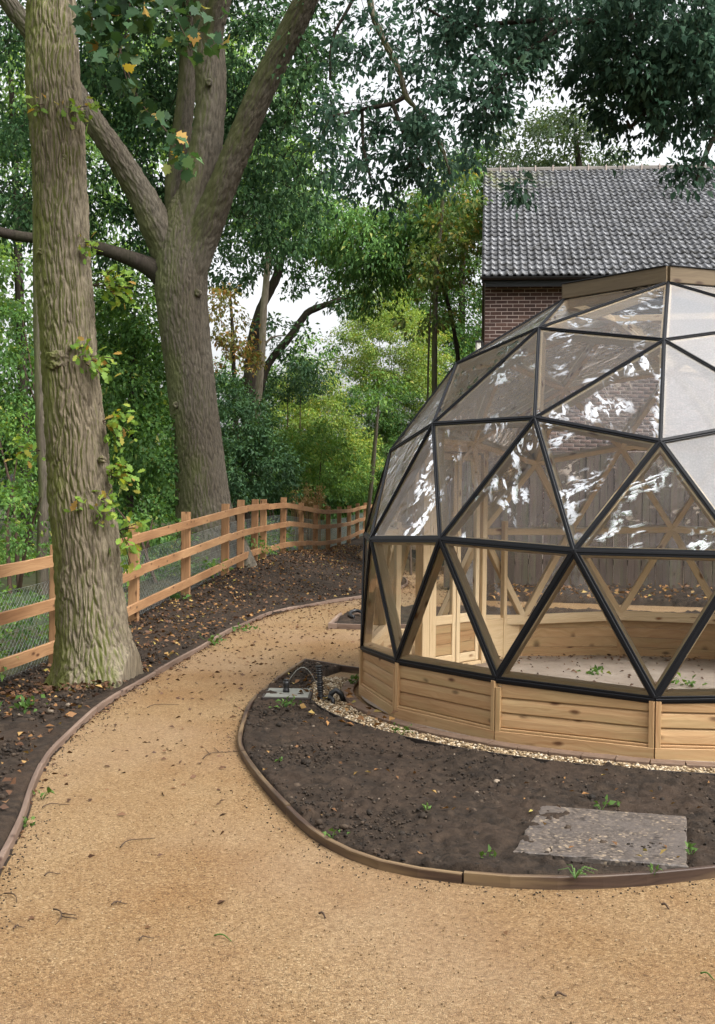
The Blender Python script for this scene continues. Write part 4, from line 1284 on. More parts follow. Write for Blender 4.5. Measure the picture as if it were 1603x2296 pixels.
for (x, y, rx, dy) in ((128, 806, 26, -.14), (225, 1030, 13, -.1), (172, 1158, 15, -.2), (137, 350, 15, -.16), (128, 660, 12, -.12), (178, 905, 12, -.22), (85, 560, 11, -.05)):
    c = at(x, y, 9.9 - .24); k = 9.8 / FOC * rx * (1.0 if rx > 20 else .7)
    V = IV.copy()
    # rounded burl with rough surface
    u = np.linspace(0, math.pi, 40); v = np.linspace(0, 2 * math.pi, 60, endpoint=False)
    U_, V_ = np.meshgrid(u, v, indexing='ij')
    d_ = np.stack([np.sin(U_) * np.cos(V_), np.sin(U_) * np.sin(V_), np.cos(U_)], -1)
    rr = k * (.92 + .30 * fbm(d_ * 2.6 + x, 3) + .22 * fbm(d_ * 7.0 + x, 3) - .35 * np.exp(-((d_[..., 1] + 1) ** 2 + d_[..., 2] ** 2) * 6))
    vv = c + np.array([0, .07, 0]) + d_ * rr[..., None] * np.array([1.15, 1.0, 1.0])
    i = np.arange(vv.shape[0] * vv.shape[1]).reshape(vv.shape[:2])
    f_ = np.stack([i[:-1], i[1:], np.roll(i, -1, 1)[1:], np.roll(i, -1, 1)[:-1]], -1).reshape(-1, 4)
    link_mesh('burl', np_mesh('burl', vv.reshape(-1, 3) - T1, f_, True), M['bark1'], oak)
spr = [(208, 640, [(.25, -.1, .06), (.3, -.05, -.08), (.18, -.1, .14), (.32, -.15, .0)], 13), (160, 800, [(.25, -.2, -.02), (.4, -.2, .02), (.3, -.2, -.12), (.12, -.2, .08)], 13),
       (228, 945, [(.22, -.1, .08), (.25, -.1, -.05), (.16, -.1, -.12)], 14), (240, 1065, [(.18, -.1, .05), (.22, -.15, -.04), (.12, -.1, .1)], 13),
       (215, 1130, [(-.1, -.2, .02), (.12, -.2, .08), (.05, -.2, -.1), (.15, -.2, .0)], 11), (268, 1190, [(.15, -.1, .05), (.2, -.1, .1), (.1, -.1, -.1), (.12, -.1, -.25)], 9),
       (90, 1010, [(-.12, -.05, -.02), (-.15, -.1, .05)], 8), (150, 250, [(-.2, -.25, .02), (.1, -.25, .0), (.3, -.25, .02), (.2, -.2, -.05)], 9), (180, 545, [(.12, -.1, .0), (.08, -.15, -.1)], 8)]
for x, y, dirs, n in spr:
    P, D, S, tb = sprig(at(x, y, 9.85), dirs, int(n * 1.6), .045, .09, OAKL)
    v, f = lobed(P, D, S, OAKL)
    fo_ = link_mesh('foliage', np_mesh('foliage', v - T1, f), M['leaf_sprout'], oak)
    for p in tb: MB().tube([q - T1 for q in p], .004, 5, False).build('twig', M['twig'], fo_)
# high crown of the near oak, above the frame
crown('crown', [pe(60, -520, 10, 420, 260, 2.6, .6), pe(350, -420, 10.5, 300, 180, 2.2, .5)], M['leaf_oak'], oak, 2.2, .4, 40, .11)

# --- hanging sycamore spray at the top (lobed dark leaves), from a bough above the frame
SB = at(330, -180, 9.2)
syc = tag(empty('sycamore_bough', SB), 'dark lobed sycamore leaves hanging down beside the near oak trunk', 'bough')
lines = [[(330, -180), (300, -60), (285, 60), (265, 130)], [(330, -180), (360, -40), (395, 40), (430, 110)], [(330, -180), (240, -80), (215, 0), (205, 60)],
         [(268, 110), (300, 200), (330, 250), (370, 290), (400, 340), (420, 380)], [(268, 110), (285, 180), (315, 240)], [(330, -180), (450, -100), (500, -40)]]
Ps, Ds = [], []
for k, l in enumerate(lines):
    pts = resample(np.array([at(x, y, 9.2 - .12 * j + .1 * k) for j, (x, y) in enumerate(l)]), .05)
    MB().tube([p - SB for p in pts], np.linspace(.008, .003, len(pts)), 6, False).build('twig', M['twig'], syc)
    m_ = {0: 170, 1: 120, 2: 120, 3: 60, 4: 16, 5: 60}[k]
    for _ in range(m_):
        p = pts[random.randrange(len(pts) // 4, len(pts))]
        Ps.append(p + RNG.normal(size=3) * np.array([.12, .12, .09] if k not in (3, 4) else [.045, .06, .045])); Ds.append(RNG.normal(size=3) * .8 + np.array([.25, -.1, -.7]))
v, f = lobed(np.array(Ps), np.array(Ds), RNG.uniform(.06, .125, len(Ps)), SYCL)
link_mesh('foliage', np_mesh('foliage', v - SB, f), M['leaf_syc'], syc)

# --- big forked tree behind the fence
T2 = at(460, 1250, 21.6); T2[2] = .25
big = tag(empty('forked_tree', T2), 'massive forked tree with a thick brown trunk rising behind the fence', 'tree')
def fl2(th, z):
    k = math.exp(-max(z - .25, 0) / .45)
    return 1 + .42 * k * (.4 + .45 * np.cos(th * 4 + 1.0) + .35 * np.cos(th - .2))
trunk = [(484, 1300, 86), (478, 1250, 78), (467, 1200, 68), (457, 1130, 61), (445, 1000, 54), (433, 900, 53), (421, 800, 54), (410, 700, 57), (406, 650, 59), (405, 600, 58), (406, 550, 53), (409, 505, 44), (412, 460, 31), (414, 415, 7)]
P, R = px_path(trunk, 21.6)
bark_obj('trunk', [bark_tube(P, R, 220, .022, .026, 17, 3.2, fl2, 2, lump=.035)], M['bark2'], big)
limbs = [[(408, 760, 22), (411, 680, 36), (416, 600, 45), (426, 540, 48), (437, 480, 45), (449, 410, 41), (466, 300, 35.3), (472, 200, 34.4), (468, 100, 33.5), (462, 20, 30.7), (440, -120, 25.1), (430, -420, 16.7)],
         [(470, 120, 20, 21.5), (480, 60, 24, 21.4), (500, -20, 24, 21.2), (540, -160, 20, 21), (600, -420, 14, 20.5)],
         [(412, 760, 16, 21.6), (418, 680, 28, 21.6), (432, 600, 36, 21.5), (450, 540, 38, 21.5), (470, 490, 37, 21.4), (502, 410, 32, 21.2), (545, 300, 30.4, 21), (588, 200, 29.6, 20.8), (637, 100, 28.0, 20.5), (682, 10, 26.4, 20.2), (745, -110, 22.4, 19.8), (860, -320, 17.6, 19.2)],
         [(412, 760, 18, 21.6), (407, 690, 34, 21.6), (397, 620, 42, 21.6), (377, 560, 41, 21.6), (350, 505, 37, 21.5), (318, 440, 32, 21.4), (250, 330, 26.4, 21.1), (205, 265, 24.8, 21), (140, 165, 23.2, 20.8), (60, 60, 20.8, 20.6), (0, -20, 19.2, 20.4), (-140, -190, 14.4, 20)],
         [(410, 670, 10.2, 21.7), (372, 622, 30.6, 21.6), (335, 598, 21.2, 21.5), (272, 572, 15.3, 21.4), (200, 552, 13.6, 21.3), (80, 535, 11.9, 21.1), (0, 520, 11.0, 21), (-170, 470, 7.6, 20.8)],
         [(408, 560, 14, 22.1), (406, 510, 30, 22.1), (395, 430, 26, 22.2), (404, 330, 22, 22.3), (418, 200, 20, 22.4), (424, 50, 18, 22.5), (430, -160, 13, 22.6)],
         [(790, -190, 16, 19.6), (822, -60, 8, 19.4), (834, 25, 7, 19.3), (858, 85, 7, 19.2), (895, 160, 6, 19.1), (910, 215, 6, 19.0), (940, 250, 5, 18.9), (985, 320, 5, 18.8), (1010, 390, 3, 18.7)],
         [(910, 215, 6, 19.0), (880, 232, 5, 19), (840, 240, 5, 19), (800, 248, 4, 19), (740, 262, 3, 19)],
         [(880, 232, 5, 19.0), (905, 300, 4, 18.9), (925, 340, 3.5, 18.9), (950, 372, 3, 18.8)],
         [(822, -60, 6, 19.4), (780, 20, 4, 19.5), (745, 90, 3.5, 19.6), (740, 180, 3, 19.7)],
         [(812, 250, 4, 19), (815, 330, 3.2, 19), (835, 420, 2.6, 18.9)]]
for k, l in enumerate(limbs):
    P, R = px_path(l, 21.6)
    thin = R[0] < .09
    bark_obj('limb', [bark_tube(P, R, 14 if thin else (110 if k in (0, 2, 3) else 60), .12 if thin else .045, .0 if thin else .03, 13, 4.0, None, 3 + k)], M['bark2'] if not thin else M['bark3'], big)
for (x, y, rx) in ((387, 690, 9), (400, 662, 8), (442, 655, 9), (402, 815, 6), (392, 907, 8), (466, 180, 9)):
    c = at(x, y, 21.15); k = 21.2 / FOC * rx
    u = np.linspace(0, math.pi, 14); v = np.linspace(0, 2 * math.pi, 20, endpoint=False); U_, V_ = np.meshgrid(u, v, indexing='ij')
    d_ = np.stack([np.sin(U_) * np.cos(V_), np.sin(U_) * np.sin(V_), np.cos(U_)], -1)
    rr = k * (1 + .25 * fbm(d_ * 2.2 + x, 2) - .55 * np.exp(-((d_[..., 1] + 1) ** 2 * 4 + d_[..., 0] ** 2 + d_[..., 2] ** 2) * 5))
    i = np.arange(rr.size).reshape(rr.shape)
    f_ = np.stack([i[:-1], i[1:], np.roll(i, -1, 1)[1:], np.roll(i, -1, 1)[:-1]], -1).reshape(-1, 4)
    link_mesh('branch_scar', np_mesh('branch_scar', (c + np.array([0, .12, 0]) + d_ * rr[..., None]).reshape(-1, 3) - T2, f_, True), M['bark2'], big)
crown('crown', [pe(300, 60, 23.5, 190, 200, 2.2, 1.0), pe(330, 300, 24, 95, 150, 1.6, 1.1), pe(590, 130, 24, 130, 170, 2.0, 1.0), pe(560, 330, 25, 90, 130, 1.6, 1.0),
                pe(600, 470, 24.5, 120, 95, 1.6, 1.2), pe(690, 330, 22, 90, 110, 1.6, .8), pe(700, 120, 21, 60, 130, 1.4, .9), pe(80, 420, 23, 170, 130, 2, .8), pe(40, 150, 24, 130, 160, 2, .6),
                pe(250, 520, 24.5, 130, 60, 1.6, 1.1), pe(640, -330, 21, 520, 230, 4, .12), pe(150, -300, 21, 500, 200, 4, .12)],
      M['leaf_hang'], big, 4.6, .38, 44, .125, .5, hang=.6, droop=.7)
LA = np.concatenate([resample(np.array(px_path(l, 21.6)[0]), .4) for l in limbs])
twigs(big, LA, M['bark3'], .010, 2.0)
crown('crown', [pe(860, 130, 19.2, 70, 140, 1.0, .85), pe(770, 260, 19.3, 80, 110, 1.0, .8), pe(900, 300, 19, 80, 90, 1.0, 1.1), pe(985, 340, 18.8, 85, 80, 1.0, 1.7), pe(830, 400, 19, 80, 70, 1.0, .9), pe(950, 200, 19, 60, 90, 1.0, 1.2),
                pe(790, 90, 19.5, 50, 110, 1.0, .7), pe(985, 120, 19, 60, 110, 1.0, 1.1)],
      M['leaf_over'], big, 8.0, .26, 26, .125, .5, hang=.5, droop=.7)
twigs(big, LA, M['bark3'], .007, 1.4)

# --- tree overhanging from the right, out of frame trunk
T3 = np.array([8.6, 16.5, 0.0])
ovh = tag(empty('overhanging_tree', T3), 'dark leafy branches overhanging the roof from the top right', 'tree')
bark_obj('trunk', [bark_tube([(8.6, 16.5, -.2), (8.5, 16.5, 2.5), (8.3, 16.4, 5), (8.0, 16.3, 7.5), (8.1, 16.3, 12)], [.55, .45, .4, .33, .2], 60, .08, .04, 10, 2.4, None, 21)], M['bark3'], ovh)
for k, l in enumerate([[(2250, 340, 26, 16.4), (1900, 170, 18, 16.2), (1600, 60, 10, 16), (1420, 60, 7, 15.8), (1280, 45, 6, 15.6), (1120, 52, 5, 15.4), (1030, 58, 4, 15.3), (960, 20, 3, 15.2)],
                       [(1600, 90, 14, 16), (1500, 190, 9, 16), (1420, 280, 6, 16), (1405, 270, 4, 16)], [(1700, 110, 12, 15.8), (1640, 230, 8, 15.8), (1590, 330, 5, 15.7), (1560, 410, 3, 15.7)],
                       [(1280, 45, 8, 15.6), (1190, 110, 5, 15.5), (1120, 180, 4, 15.4), (1080, 260, 3, 15.3)], [(1420, 70, 10, 15.8), (1380, -60, 8, 15.8), (1250, -200, 6, 15.8)]]):
    P, R = px_path(l, 16)
    bark_obj('limb', [bark_tube(P, R, 14, .1, .0, 9, 2, None, 31 + k)], M['bark3'], ovh)
    OA = resample(np.array(P), .3) if k == 0 else np.concatenate([OA, resample(np.array(P), .3)])
crown('crown', [pe(1480, 60, 16, 190, 150, 1.6, 1.25), pe(1560, 190, 16, 120, 100, 1.3, 1.5), pe(1400, 170, 16, 80, 80, 1.2, 1.3), pe(1290, 55, 15.8, 120, 85, 1.3, 1.0), pe(1130, 40, 15.5, 120, 80, 1.2, 1.0), pe(1040, 110, 15.4, 60, 60, 1, .9),
                pe(1090, 225, 15.4, 75, 85, 1.0, 1.2), pe(1180, 130, 15.6, 60, 50, 1.0, .9), pe(1000, -20, 15.4, 90, 80, 1.0, .9), pe(1590, 320, 15.8, 34, 34, .6, 1.3), pe(1555, 385, 15.8, 16, 28, .3, 1.6), pe(1512, 375, 15.8, 10, 20, .25, 1.6),
                pe(1440, 290, 16, 50, 50, .8, 1.0), pe(1500, -230, 16, 420, 170, 3, .18), pe(1160, 410, 15.6, 10, 26, .3, 2.0)],
      M['leaf_over'], ovh, 15, .24, 28, .115, .5, hang=.5, droop=.7)
twigs(ovh, OA, M['bark3'], .006, 1.4)

# --- background trees, each with its own trunk and crown
def tree(name, label, base_px, D, rows, ells, mat, bark_m, group='trees of the wood behind the fence', **kw):
    b = at(base_px, 1150, D); b[2] = 0.0
    r_ = tag(empty(name, b), label, 'tree', group)
    for k, l in enumerate(rows):
        P, R = px_path(l, D)
        if k == 0: P = [np.array([P[0][0], D, -.2])] + P; R = [R[0] * 1.25] + R
        bark_obj('trunk' if k == 0 else 'limb', [bark_tube(P, R, 20, .15, .02, 8, 2, None, random.randrange(40))], bark_m, r_)
    crown('crown', ells, mat, r_, **kw)
    return r_
K = dict(per_m3=1.5, clump_r=.5, leaves=55, lsize=.16)
tree('oak_tree', 'dark trunked oak with a long rising limb seen against white sky', 560, 38, [[(560, 1000, 18), (562, 850, 17), (570, 760, 15), (586, 690, 11), (620, 620, 10), (640, 540, 8)], [(580, 880, 11), (601, 817, 9), (649, 757, 9), (686, 704, 8), (700, 695, 8), (749, 677, 6), (820, 650, 4)]],
     [pe(640, 560, 38, 80, 60, 2, .8), pe(520, 560, 38, 80, 90, 2, 1.1), pe(790, 640, 38, 60, 70, 2, 1.0), pe(690, 520, 38, 120, 50, 2, 1.0), pe(730, 600, 38, 40, 45, 1.2, 1.0), pe(645, 660, 38, 40, 40, 1.2, .9), pe(610, 740, 38, 26, 30, 1, .6), pe(690, 800, 38, 60, 70, 1.5, .9)], M['leaf_dark'], M['bark3'], **K)
tree('oak_sapling', 'small oak turning yellow and orange between the big trunk and the pale stem', 530, 33, [[(530, 1000, 6), (525, 850, 5), (520, 720, 4), (515, 640, 2)]],
     [pe(505, 690, 33, 48, 62, 1.2, 1.2), pe(545, 760, 33, 48, 60, 1.2, 1.2), pe(495, 790, 33, 45, 50, 1.2, 1.0), pe(555, 830, 33, 30, 30, 1, .8)], M['leaf_autumn'], M['bark3'], per_m3=3.0, clump_r=.32, leaves=40, lsize=.13)
tree('pale_stem_tree', 'slender pale barked stem standing in front of the dark oak', 580, 34, [[(573, 1010, 8), (577, 925, 8.5), (582, 860, 8), (588, 780, 8), (591, 700, 8), (598, 620, 7.5), (602, 560, 7), (606, 470, 5), (612, 360, 3)], [(596, 770, 3), (612, 755, 2.5), (640, 752, 1.5)]],
     [pe(610, 430, 34, 70, 70, 1.5, .9), pe(570, 500, 34, 60, 50, 1.5, .8)], M['leaf_mid'], M['birch'], **K)
tree('hanging_tree', 'dense dark green drooping tree in the middle above the bright shrubs', 1000, 33, [[(1030, 1050, 5), (1026, 800, 5), (980, 600, 4), (900, 450, 3)]],
     [pe(830, 560, 32, 75, 110, 1.8, 2.0), pe(900, 520, 32, 70, 100, 1.8, 1.9), pe(770, 500, 32, 70, 70, 1.6, 1.5), pe(700, 500, 33, 90, 60, 1.6, 1.4), pe(950, 470, 32, 70, 80, 1.6, 1.6), pe(1030, 420, 31, 60, 90, 1.4, 1.6)], M['leaf_oak'], M['bark3'], per_m3=2.6, clump_r=.42, leaves=60, lsize=.16, hang=1.2, droop=1.1, wid=.36)
tree('oak_tree', 'tall oak with yellowing leaves close to the left corner of the house', 975, 29, [[(975, 1000, 7), (974, 780, 6.5), (978, 620, 6), (990, 480, 4.5), (1000, 380, 3)], [(958, 900, 2.5), (962, 760, 2.5), (968, 640, 2)]],
     [pe(1010, 440, 29, 65, 80, 1.3, 1.0), pe(960, 600, 29, 75, 60, 1.3, 1.0), pe(1045, 560, 29, 45, 90, 1.2, 1.0), pe(1000, 520, 29, 60, 60, 1.2, .9), pe(950, 700, 29.5, 60, 50, 1.2, .7)], M['leaf_turn'], M['bark2'], per_m3=2.6, clump_r=.36, leaves=46, lsize=.14)
tree('dark_tree', 'deep green tree filling the gap between shrubs and house wall', 1000, 52, [[(1030, 1000, 10), (1035, 700, 8), (1040, 450, 5)]],
     [pe(1040, 700, 52, 55, 110, 1.6, 2.0), pe(1000, 800, 52, 70, 90, 1.6, 1.8), pe(1060, 420, 52, 60, 110, 2, 1.4), pe(960, 660, 53, 60, 100, 1.6, 1.6), pe(1010, 560, 54, 80, 100, 1.6, 1.6), pe(1050, 880, 53, 60, 120, 1.6, 1.5), pe(1080, 1000, 53, 60, 100, 1.6, 1.5)], M['leaf_oak'], M['bark3'], **K)
tree('far_tree', 'pale hazy broad tree rising behind the tiled roof', 1310, 50, [[(1310, 600, 12), (1300, 400, 8), (1290, 300, 5)]],
     [pe(1300, 355, 50, 110, 70, 3, .8), pe(1230, 330, 50, 70, 70, 3, .7), pe(1220, 230, 51, 50, 60, 2, .6), pe(1290, 270, 50, 70, 50, 2, .6), pe(1390, 375, 50, 50, 35, 2, .6), pe(1140, 340, 50, 60, 70, 3, .9)], M['leaf_far'], M['bark3'], per_m3=.9, clump_r=.7, leaves=55, lsize=.2)
tree('left_tree', 'pale green leafy tree at the left edge beyond the near oak', 30, 30, [[(60, 1100, 12), (45, 700, 10), (35, 400, 8), (20, 100, 5)]],
     [pe(25, 180, 30, 80, 150, 2, 1.1), pe(30, 640, 30, 80, 110, 2, 1.1), pe(110, 300, 31, 90, 120, 2, .9), pe(230, 200, 32, 80, 150, 2, .8), pe(260, 420, 31, 80, 90, 2, 1.0), pe(40, 420, 31, 80, 80, 2, .9), pe(-90, 500, 30, 100, 200, 2, 1.0), pe(330, 180, 33, 120, 200, 2, 1.0), pe(560, 250, 34, 120, 200, 2, 1.0), pe(280, 620, 32, 110, 90, 2, 1.0), pe(640, 420, 34, 100, 90, 2, 1.0)], M['leaf_pale'], M['bark3'], per_m3=2.0, clump_r=.5, leaves=55, lsize=.16)
tree('yew_tree', 'very dark evergreen mass between the near oak and the forked trunk', 300, 26, [[(290, 1150, 9), (295, 900, 8), (300, 700, 5)]],
     [pe(285, 860, 26, 95, 130, 1.8, 2.4), pe(330, 1010, 25.5, 80, 110, 1.6, 2.2), pe(260, 700, 26.5, 80, 90, 1.6, 2.0), pe(240, 1080, 25.5, 70, 100, 1.6, 1.8), pe(350, 780, 26, 60, 90, 1.4, 2.0)], M['leaf_oak'], M['bark3'], per_m3=2.4, clump_r=.4, leaves=60, lsize=.13)
tree('slim_tree', 'slim grey trunk standing just left of the near oak', 96, 17, [[(96, 1190, 14), (99, 1100, 12.5), (93, 1000, 12), (88, 850, 11), (84, 600, 10), (80, 350, 8)]],
     [pe(50, 780, 19, 50, 80, 1, 1.0)], M['leaf_mid'], M['bark2'], per_m3=3, clump_r=.3, leaves=40, lsize=.09)
tree('bare_stem', 'leaning slim dark stem at the far end of the fence beside the dome', 830, 40, [[(822, 1180, 5), (832, 1090, 5), (840, 1000, 4.5), (850, 900, 3)]], [pe(850, 880, 40, 50, 40, 1.2, .8)], M['leaf_mid'], M['bark2'], **K)

# --- shrubs
def shrub(name, label, base_px, D, ells, mat, group='shrubs behind the fence', stems=3, **kw):
    b = at(base_px, 1150, D); b[2] = float(gz(D)) if base_px < 850 else 0.0
    r_ = tag(empty(name, b), label, 'shrub', group)
    crown('crown', ells, mat, r_, **kw)
    st = MB()
    for k in range(stems):
        c, rad, _ = ells[k % len(ells)]
        tip = np.array(c) + np.array([random.uniform(-.3, .3), 0, rad[2] * .5])
        bs = np.array([b[0] + random.uniform(-.3, .3), b[1] + random.uniform(-.2, .2), b[2] - .1])
        st.tube([bs - b, (bs * .5 + tip * .5 + np.array([random.uniform(-.15, .15), 0, .1])) - b, tip - b], [.035, .025, .008], 6, False)
    st.build('stems', M['twig'], r_)
    return r_
KS = dict(per_m3=4.2, clump_r=.34, leaves=62, lsize=.095)
shrub('hazel_shrub', 'tall bright yellow green shrub at the centre, just left of the dome', 890, 47, [pe(880, 780, 47, 120, 100, 1.8, 1.5), pe(700, 940, 47, 90, 70, 1.4, 1.2), pe(960, 900, 46, 60, 80, 1.4, 1.4), pe(840, 690, 48, 75, 70, 1.4, 1.2), pe(930, 850, 47, 70, 70, 1.3, 1.2), pe(800, 860, 47, 70, 70, 1.3, 1.1), pe(965, 790, 48, 40, 45, 1, .9), pe(770, 760, 48, 34, 60, .9, .6)], M['leaf_lime'], **KS)
shrub('hazel_shrub', 'mid green shrub with upright shoots above the bright shrub', 880, 51, [pe(850, 690, 51, 75, 60, 1.5, 1.2), pe(920, 700, 51, 60, 50, 1.5, 1.1), pe(890, 640, 51, 40, 40, 1.2, .8)], M['leaf_mid'], **KS)
shrub('hazel_shrub', 'broad light green shrub behind the fence dip left of the bright one', 690, 44, [pe(690, 870, 44, 80, 60, 1.4, 1.3), pe(740, 960, 43, 80, 70, 1.4, 1.3), pe(650, 960, 43, 60, 60, 1.3, 1.2), pe(800, 1020, 43, 60, 60, 1.3, 1.2)], M['leaf_lime'], **KS)
shrub('mixed_scrub', 'mid green scrub filling the gap beneath the rising limb', 620, 46, [pe(600, 870, 46, 90, 55, 1.6, 1.2), pe(520, 860, 46, 60, 60, 1.6, 1.1), pe(690, 790, 46, 60, 45, 1.4, .9), pe(640, 900, 46, 80, 50, 1.4, 1.2)], M['leaf_mid'], per_m3=1.6, clump_r=.5, leaves=55, lsize=.15)
shrub('holly_bush', 'rounded dark glossy bush below the bright shrub beside the dome', 840, 45, [pe(830, 930, 45.5, 75, 70, 1.4, 1.8), pe(870, 1000, 45.5, 60, 90, 1.3, 1.8), pe(900, 920, 45.5, 60, 60, 1.2, 1.6), pe(815, 1060, 45, 60, 70, 1.3, 1.6)], M['leaf_oak'], per_m3=5, clump_r=.3, leaves=66, lsize=.085)
shrub('privet_bush', 'fine leaved light green bush behind the middle of the fence', 690, 34.5, [pe(670, 1010, 35, 70, 50, 1.3, 1.3), pe(640, 1030, 34.5, 70, 70, 1.2, 1.4), pe(720, 1030, 34.5, 70, 80, 1.2, 1.4), pe(610, 1090, 33, 60, 40, 1.0, 1.2), pe(770, 1060, 40, 60, 60, 1.2, 1.3)], M['leaf_mid'], **KS)
shrub('laurel_bush', 'shadowy dark bush between the forked trunk and the light green bush', 560, 29, [pe(545, 960, 29, 65, 90, 1.3, 2.0), pe(590, 1040, 28.5, 70, 80, 1.2, 2.0), pe(540, 1080, 28, 50, 60, 1.0, 2.0), pe(620, 1100, 29.5, 60, 45, 1.0, 1.6), pe(500, 880, 30, 40, 60, 1, 1.8)], M['leaf_dark'], per_m3=5, clump_r=.3, leaves=66, lsize=.1)
shrub('dark_bush', 'low spreading dark conifer spray below the rising limb', 650, 38.5, [pe(630, 870, 39, 60, 34, 1.3, 1.6), pe(690, 850, 39, 50, 40, 1.3, 1.5), pe(560, 900, 38, 50, 40, 1.2, 1.5)], M['leaf_dark'], **KS)
shrub('bramble_bush', 'bright leafy bramble at the left edge behind the near rails', 40, 17, [pe(20, 1060, 17.5, 70, 60, 1.0, 1.1), pe(60, 1140, 16.5, 60, 50, .9, 1.0), pe(0, 960, 18, 60, 60, 1.0, .9), pe(70, 1220, 15, 60, 40, .8, .9), pe(-40, 1200, 14, 70, 60, .8, 1)], M['leaf_mid'], per_m3=11, clump_r=.22, leaves=46, lsize=.075)
shrub('elder_bush', 'mid green bush behind the near oak at chest height', 160, 20, [pe(60, 850, 20, 60, 80, 1.0, 1.2), pe(30, 740, 21, 50, 60, 1.0, 1.1), pe(110, 980, 20, 50, 60, 1.0, 1.0), pe(-30, 860, 20, 50, 120, 1.0, 1.0)], M['leaf_oak'], per_m3=8, clump_r=.26, leaves=46, lsize=.085)
shrub('fern_clump', 'feathery green growth low between the near oak and the forked trunk', 320, 18.5, [pe(280, 1150, 19, 50, 40, .8, 1.1), pe(340, 1180, 19, 50, 34, .8, 1.0), pe(380, 1200, 19.4, 40, 34, .7, .9), pe(200, 1180, 17, 50, 50, .7, 1.0)], M['leaf_oak'], per_m3=10, clump_r=.22, leaves=46, lsize=.085)
shrub('ivy_mound', 'low dark leafy mound on the small soil bed left of the dome', .0 + 800, 15.2, [pe(800, 1392, 15.2, 14, 9, .2, 1.0)], M['leaf_mid'], None, stems=1, per_m3=120, clump_r=.07, leaves=18, lsize=.05)
shrub('red_shrub', 'small red leaved shrub seen through the left of the dome', 955, 23, [pe(958, 1170, 23, 12, 34, .35, 1.0)], M['red_leaf'], None, per_m3=30, clump_r=.14, leaves=30, lsize=.07)
shrub('green_shrub', 'little green shrub seen through the left of the dome beside the red one', 905, 24, [pe(905, 1150, 24, 14, 22, .4, 1.0), pe(900, 1110, 25, 20, 30, .4, .8)], M['leaf_mid'], None, per_m3=30, clump_r=.14, leaves=30, lsize=.07)
ds = tag(empty('dead_stems', at(690, 1130, 32.6)), 'dry straw coloured dead stems standing behind the fence dip', 'weeds')
b = MB()
Pd, Dd = [], []
for k in range(60):
    x = random.uniform(-.55, .5); y = random.uniform(-.2, .3); h = random.uniform(.35, .95)
    tip = np.array([x + random.uniform(-.12, .12), y, h - .35]); b.tube([(x, y, -1.2), (x * .9, y, -.5 + h * .3), tip], [.007, .006, .003], 4, False)
    for _ in range(14):
        u = random.uniform(.4, 1); Pd.append(np.array([x, y, -.35]) * (1 - u) + tip * u + RNG.normal(size=3) * .05); Dd.append(RNG.normal(size=3))
b.build('stems', M['dry'], ds)
v, f = leaf_arrays(np.array(Pd), np.array(Dd), RNG.uniform(.04, .09, len(Pd)), .5)
link_mesh('dead_leaves', np_mesh('dead_leaves', v, f), M['dry'], ds)

# ivy on the forked trunk's left side
iv = tag(empty('ivy', at(385, 1000, 21.3)), 'dark ivy climbing the left side of the forked trunk', 'ivy')
P = np.stack([at(x, y, 21.35) for x, y in zip(RNG.normal(388, 9, 260) - RNG.random(260) * 12, RNG.uniform(930, 1130, 260))])
v, f = leaf_arrays(P, RNG.normal(size=(260, 3)) * .6 + np.array([-.2, -.5, -.6]), RNG.uniform(.06, .11, 260), .8)
link_mesh('ivy_leaves', np_mesh('ivy_leaves', v - np.array(iv.location), f), M['leaf_oak'], iv)

# far wood: one mass beyond the single trees
def mass(name, label, ells, mat, **kw):
    o = crown(name, ells, mat, None, **kw); return tag(o, label, 'woodland', kind='stuff')
el = []
for k in range(30):
    x = -17 + k * 1.25; y = 60 + random.uniform(-4, 6)
    if 2.5 < x < 20: y += 6
    el.append(((x, y, random.uniform(1.2, 2.2)), (2.0, 1.6, random.uniform(2.2, 3.6)), 1.0))
for k in range(10): el.append(((-18 + k * 1.0, 46 + random.uniform(-3, 3), random.uniform(3, 7)), (1.4, 1.4, 3.0), .8))
mass('far_woodland', 'distant dark wood closing the view behind the trees', el, M['leaf_oak'], per_m3=.8, clump_r=.8, leaves=60, lsize=.26)
el = []
for k in range(70):
    y = random.uniform(8.5, 30); x = float(xf(y)) - random.uniform(.35, 5)
    el.append(((x, y, float(gz(y)) + random.uniform(.05, .3)), (.55, .55, random.uniform(.2, .5)), 1.0))
mass('undergrowth', 'low green undergrowth of nettles and ivy behind the fence', el, M['leaf_mid'], per_m3=18, clump_r=.2, leaves=34, lsize=.075)

# trees behind the photographer: they stand round the clearing and mirror in the film
BT = [(-9.0, 1.5, 10, 2.6, 'leafy tree left of the viewer at the clearing edge'), (-8, -6, 13, 3.2, 'tall leafy tree behind the viewer on the fence side'), (-2.5, -10, 14, 3.6, 'broad leafy tree straight behind the viewer'),
      (4, -9.5, 15, 3.4, 'tall leafy tree behind the viewer across the path'), (10.5, -6, 13, 3.2, 'leafy tree behind the viewer on the dome side')]
for k, (x, y, h, w_, lab) in enumerate(BT):
    r_ = tag(empty('garden_tree', (x, y, 0)), lab, 'tree', 'trees round the clearing out of view')
    bark_obj('trunk', [bark_tube([(x, y, -.2), (x, y, h * .4), (x + .3, y, h * .75)], [.35, .28, .12], 20, .2, .02, 9, 2, None, 50 + k)], M['bark3'], r_)
    crown('crown', [((x, y, h * .66), (w_, w_, h * .34), 1.0), ((x + 1.5, y + .5, h * .4), (2.2, 1.8, 2.4), 1.0), ((x - 1.6, y, h * .45), (2.0, 1.8, 2.2), 1.0)], M['leaf_oak'], r_, per_m3=.24, clump_r=.65, leaves=42, lsize=.28)

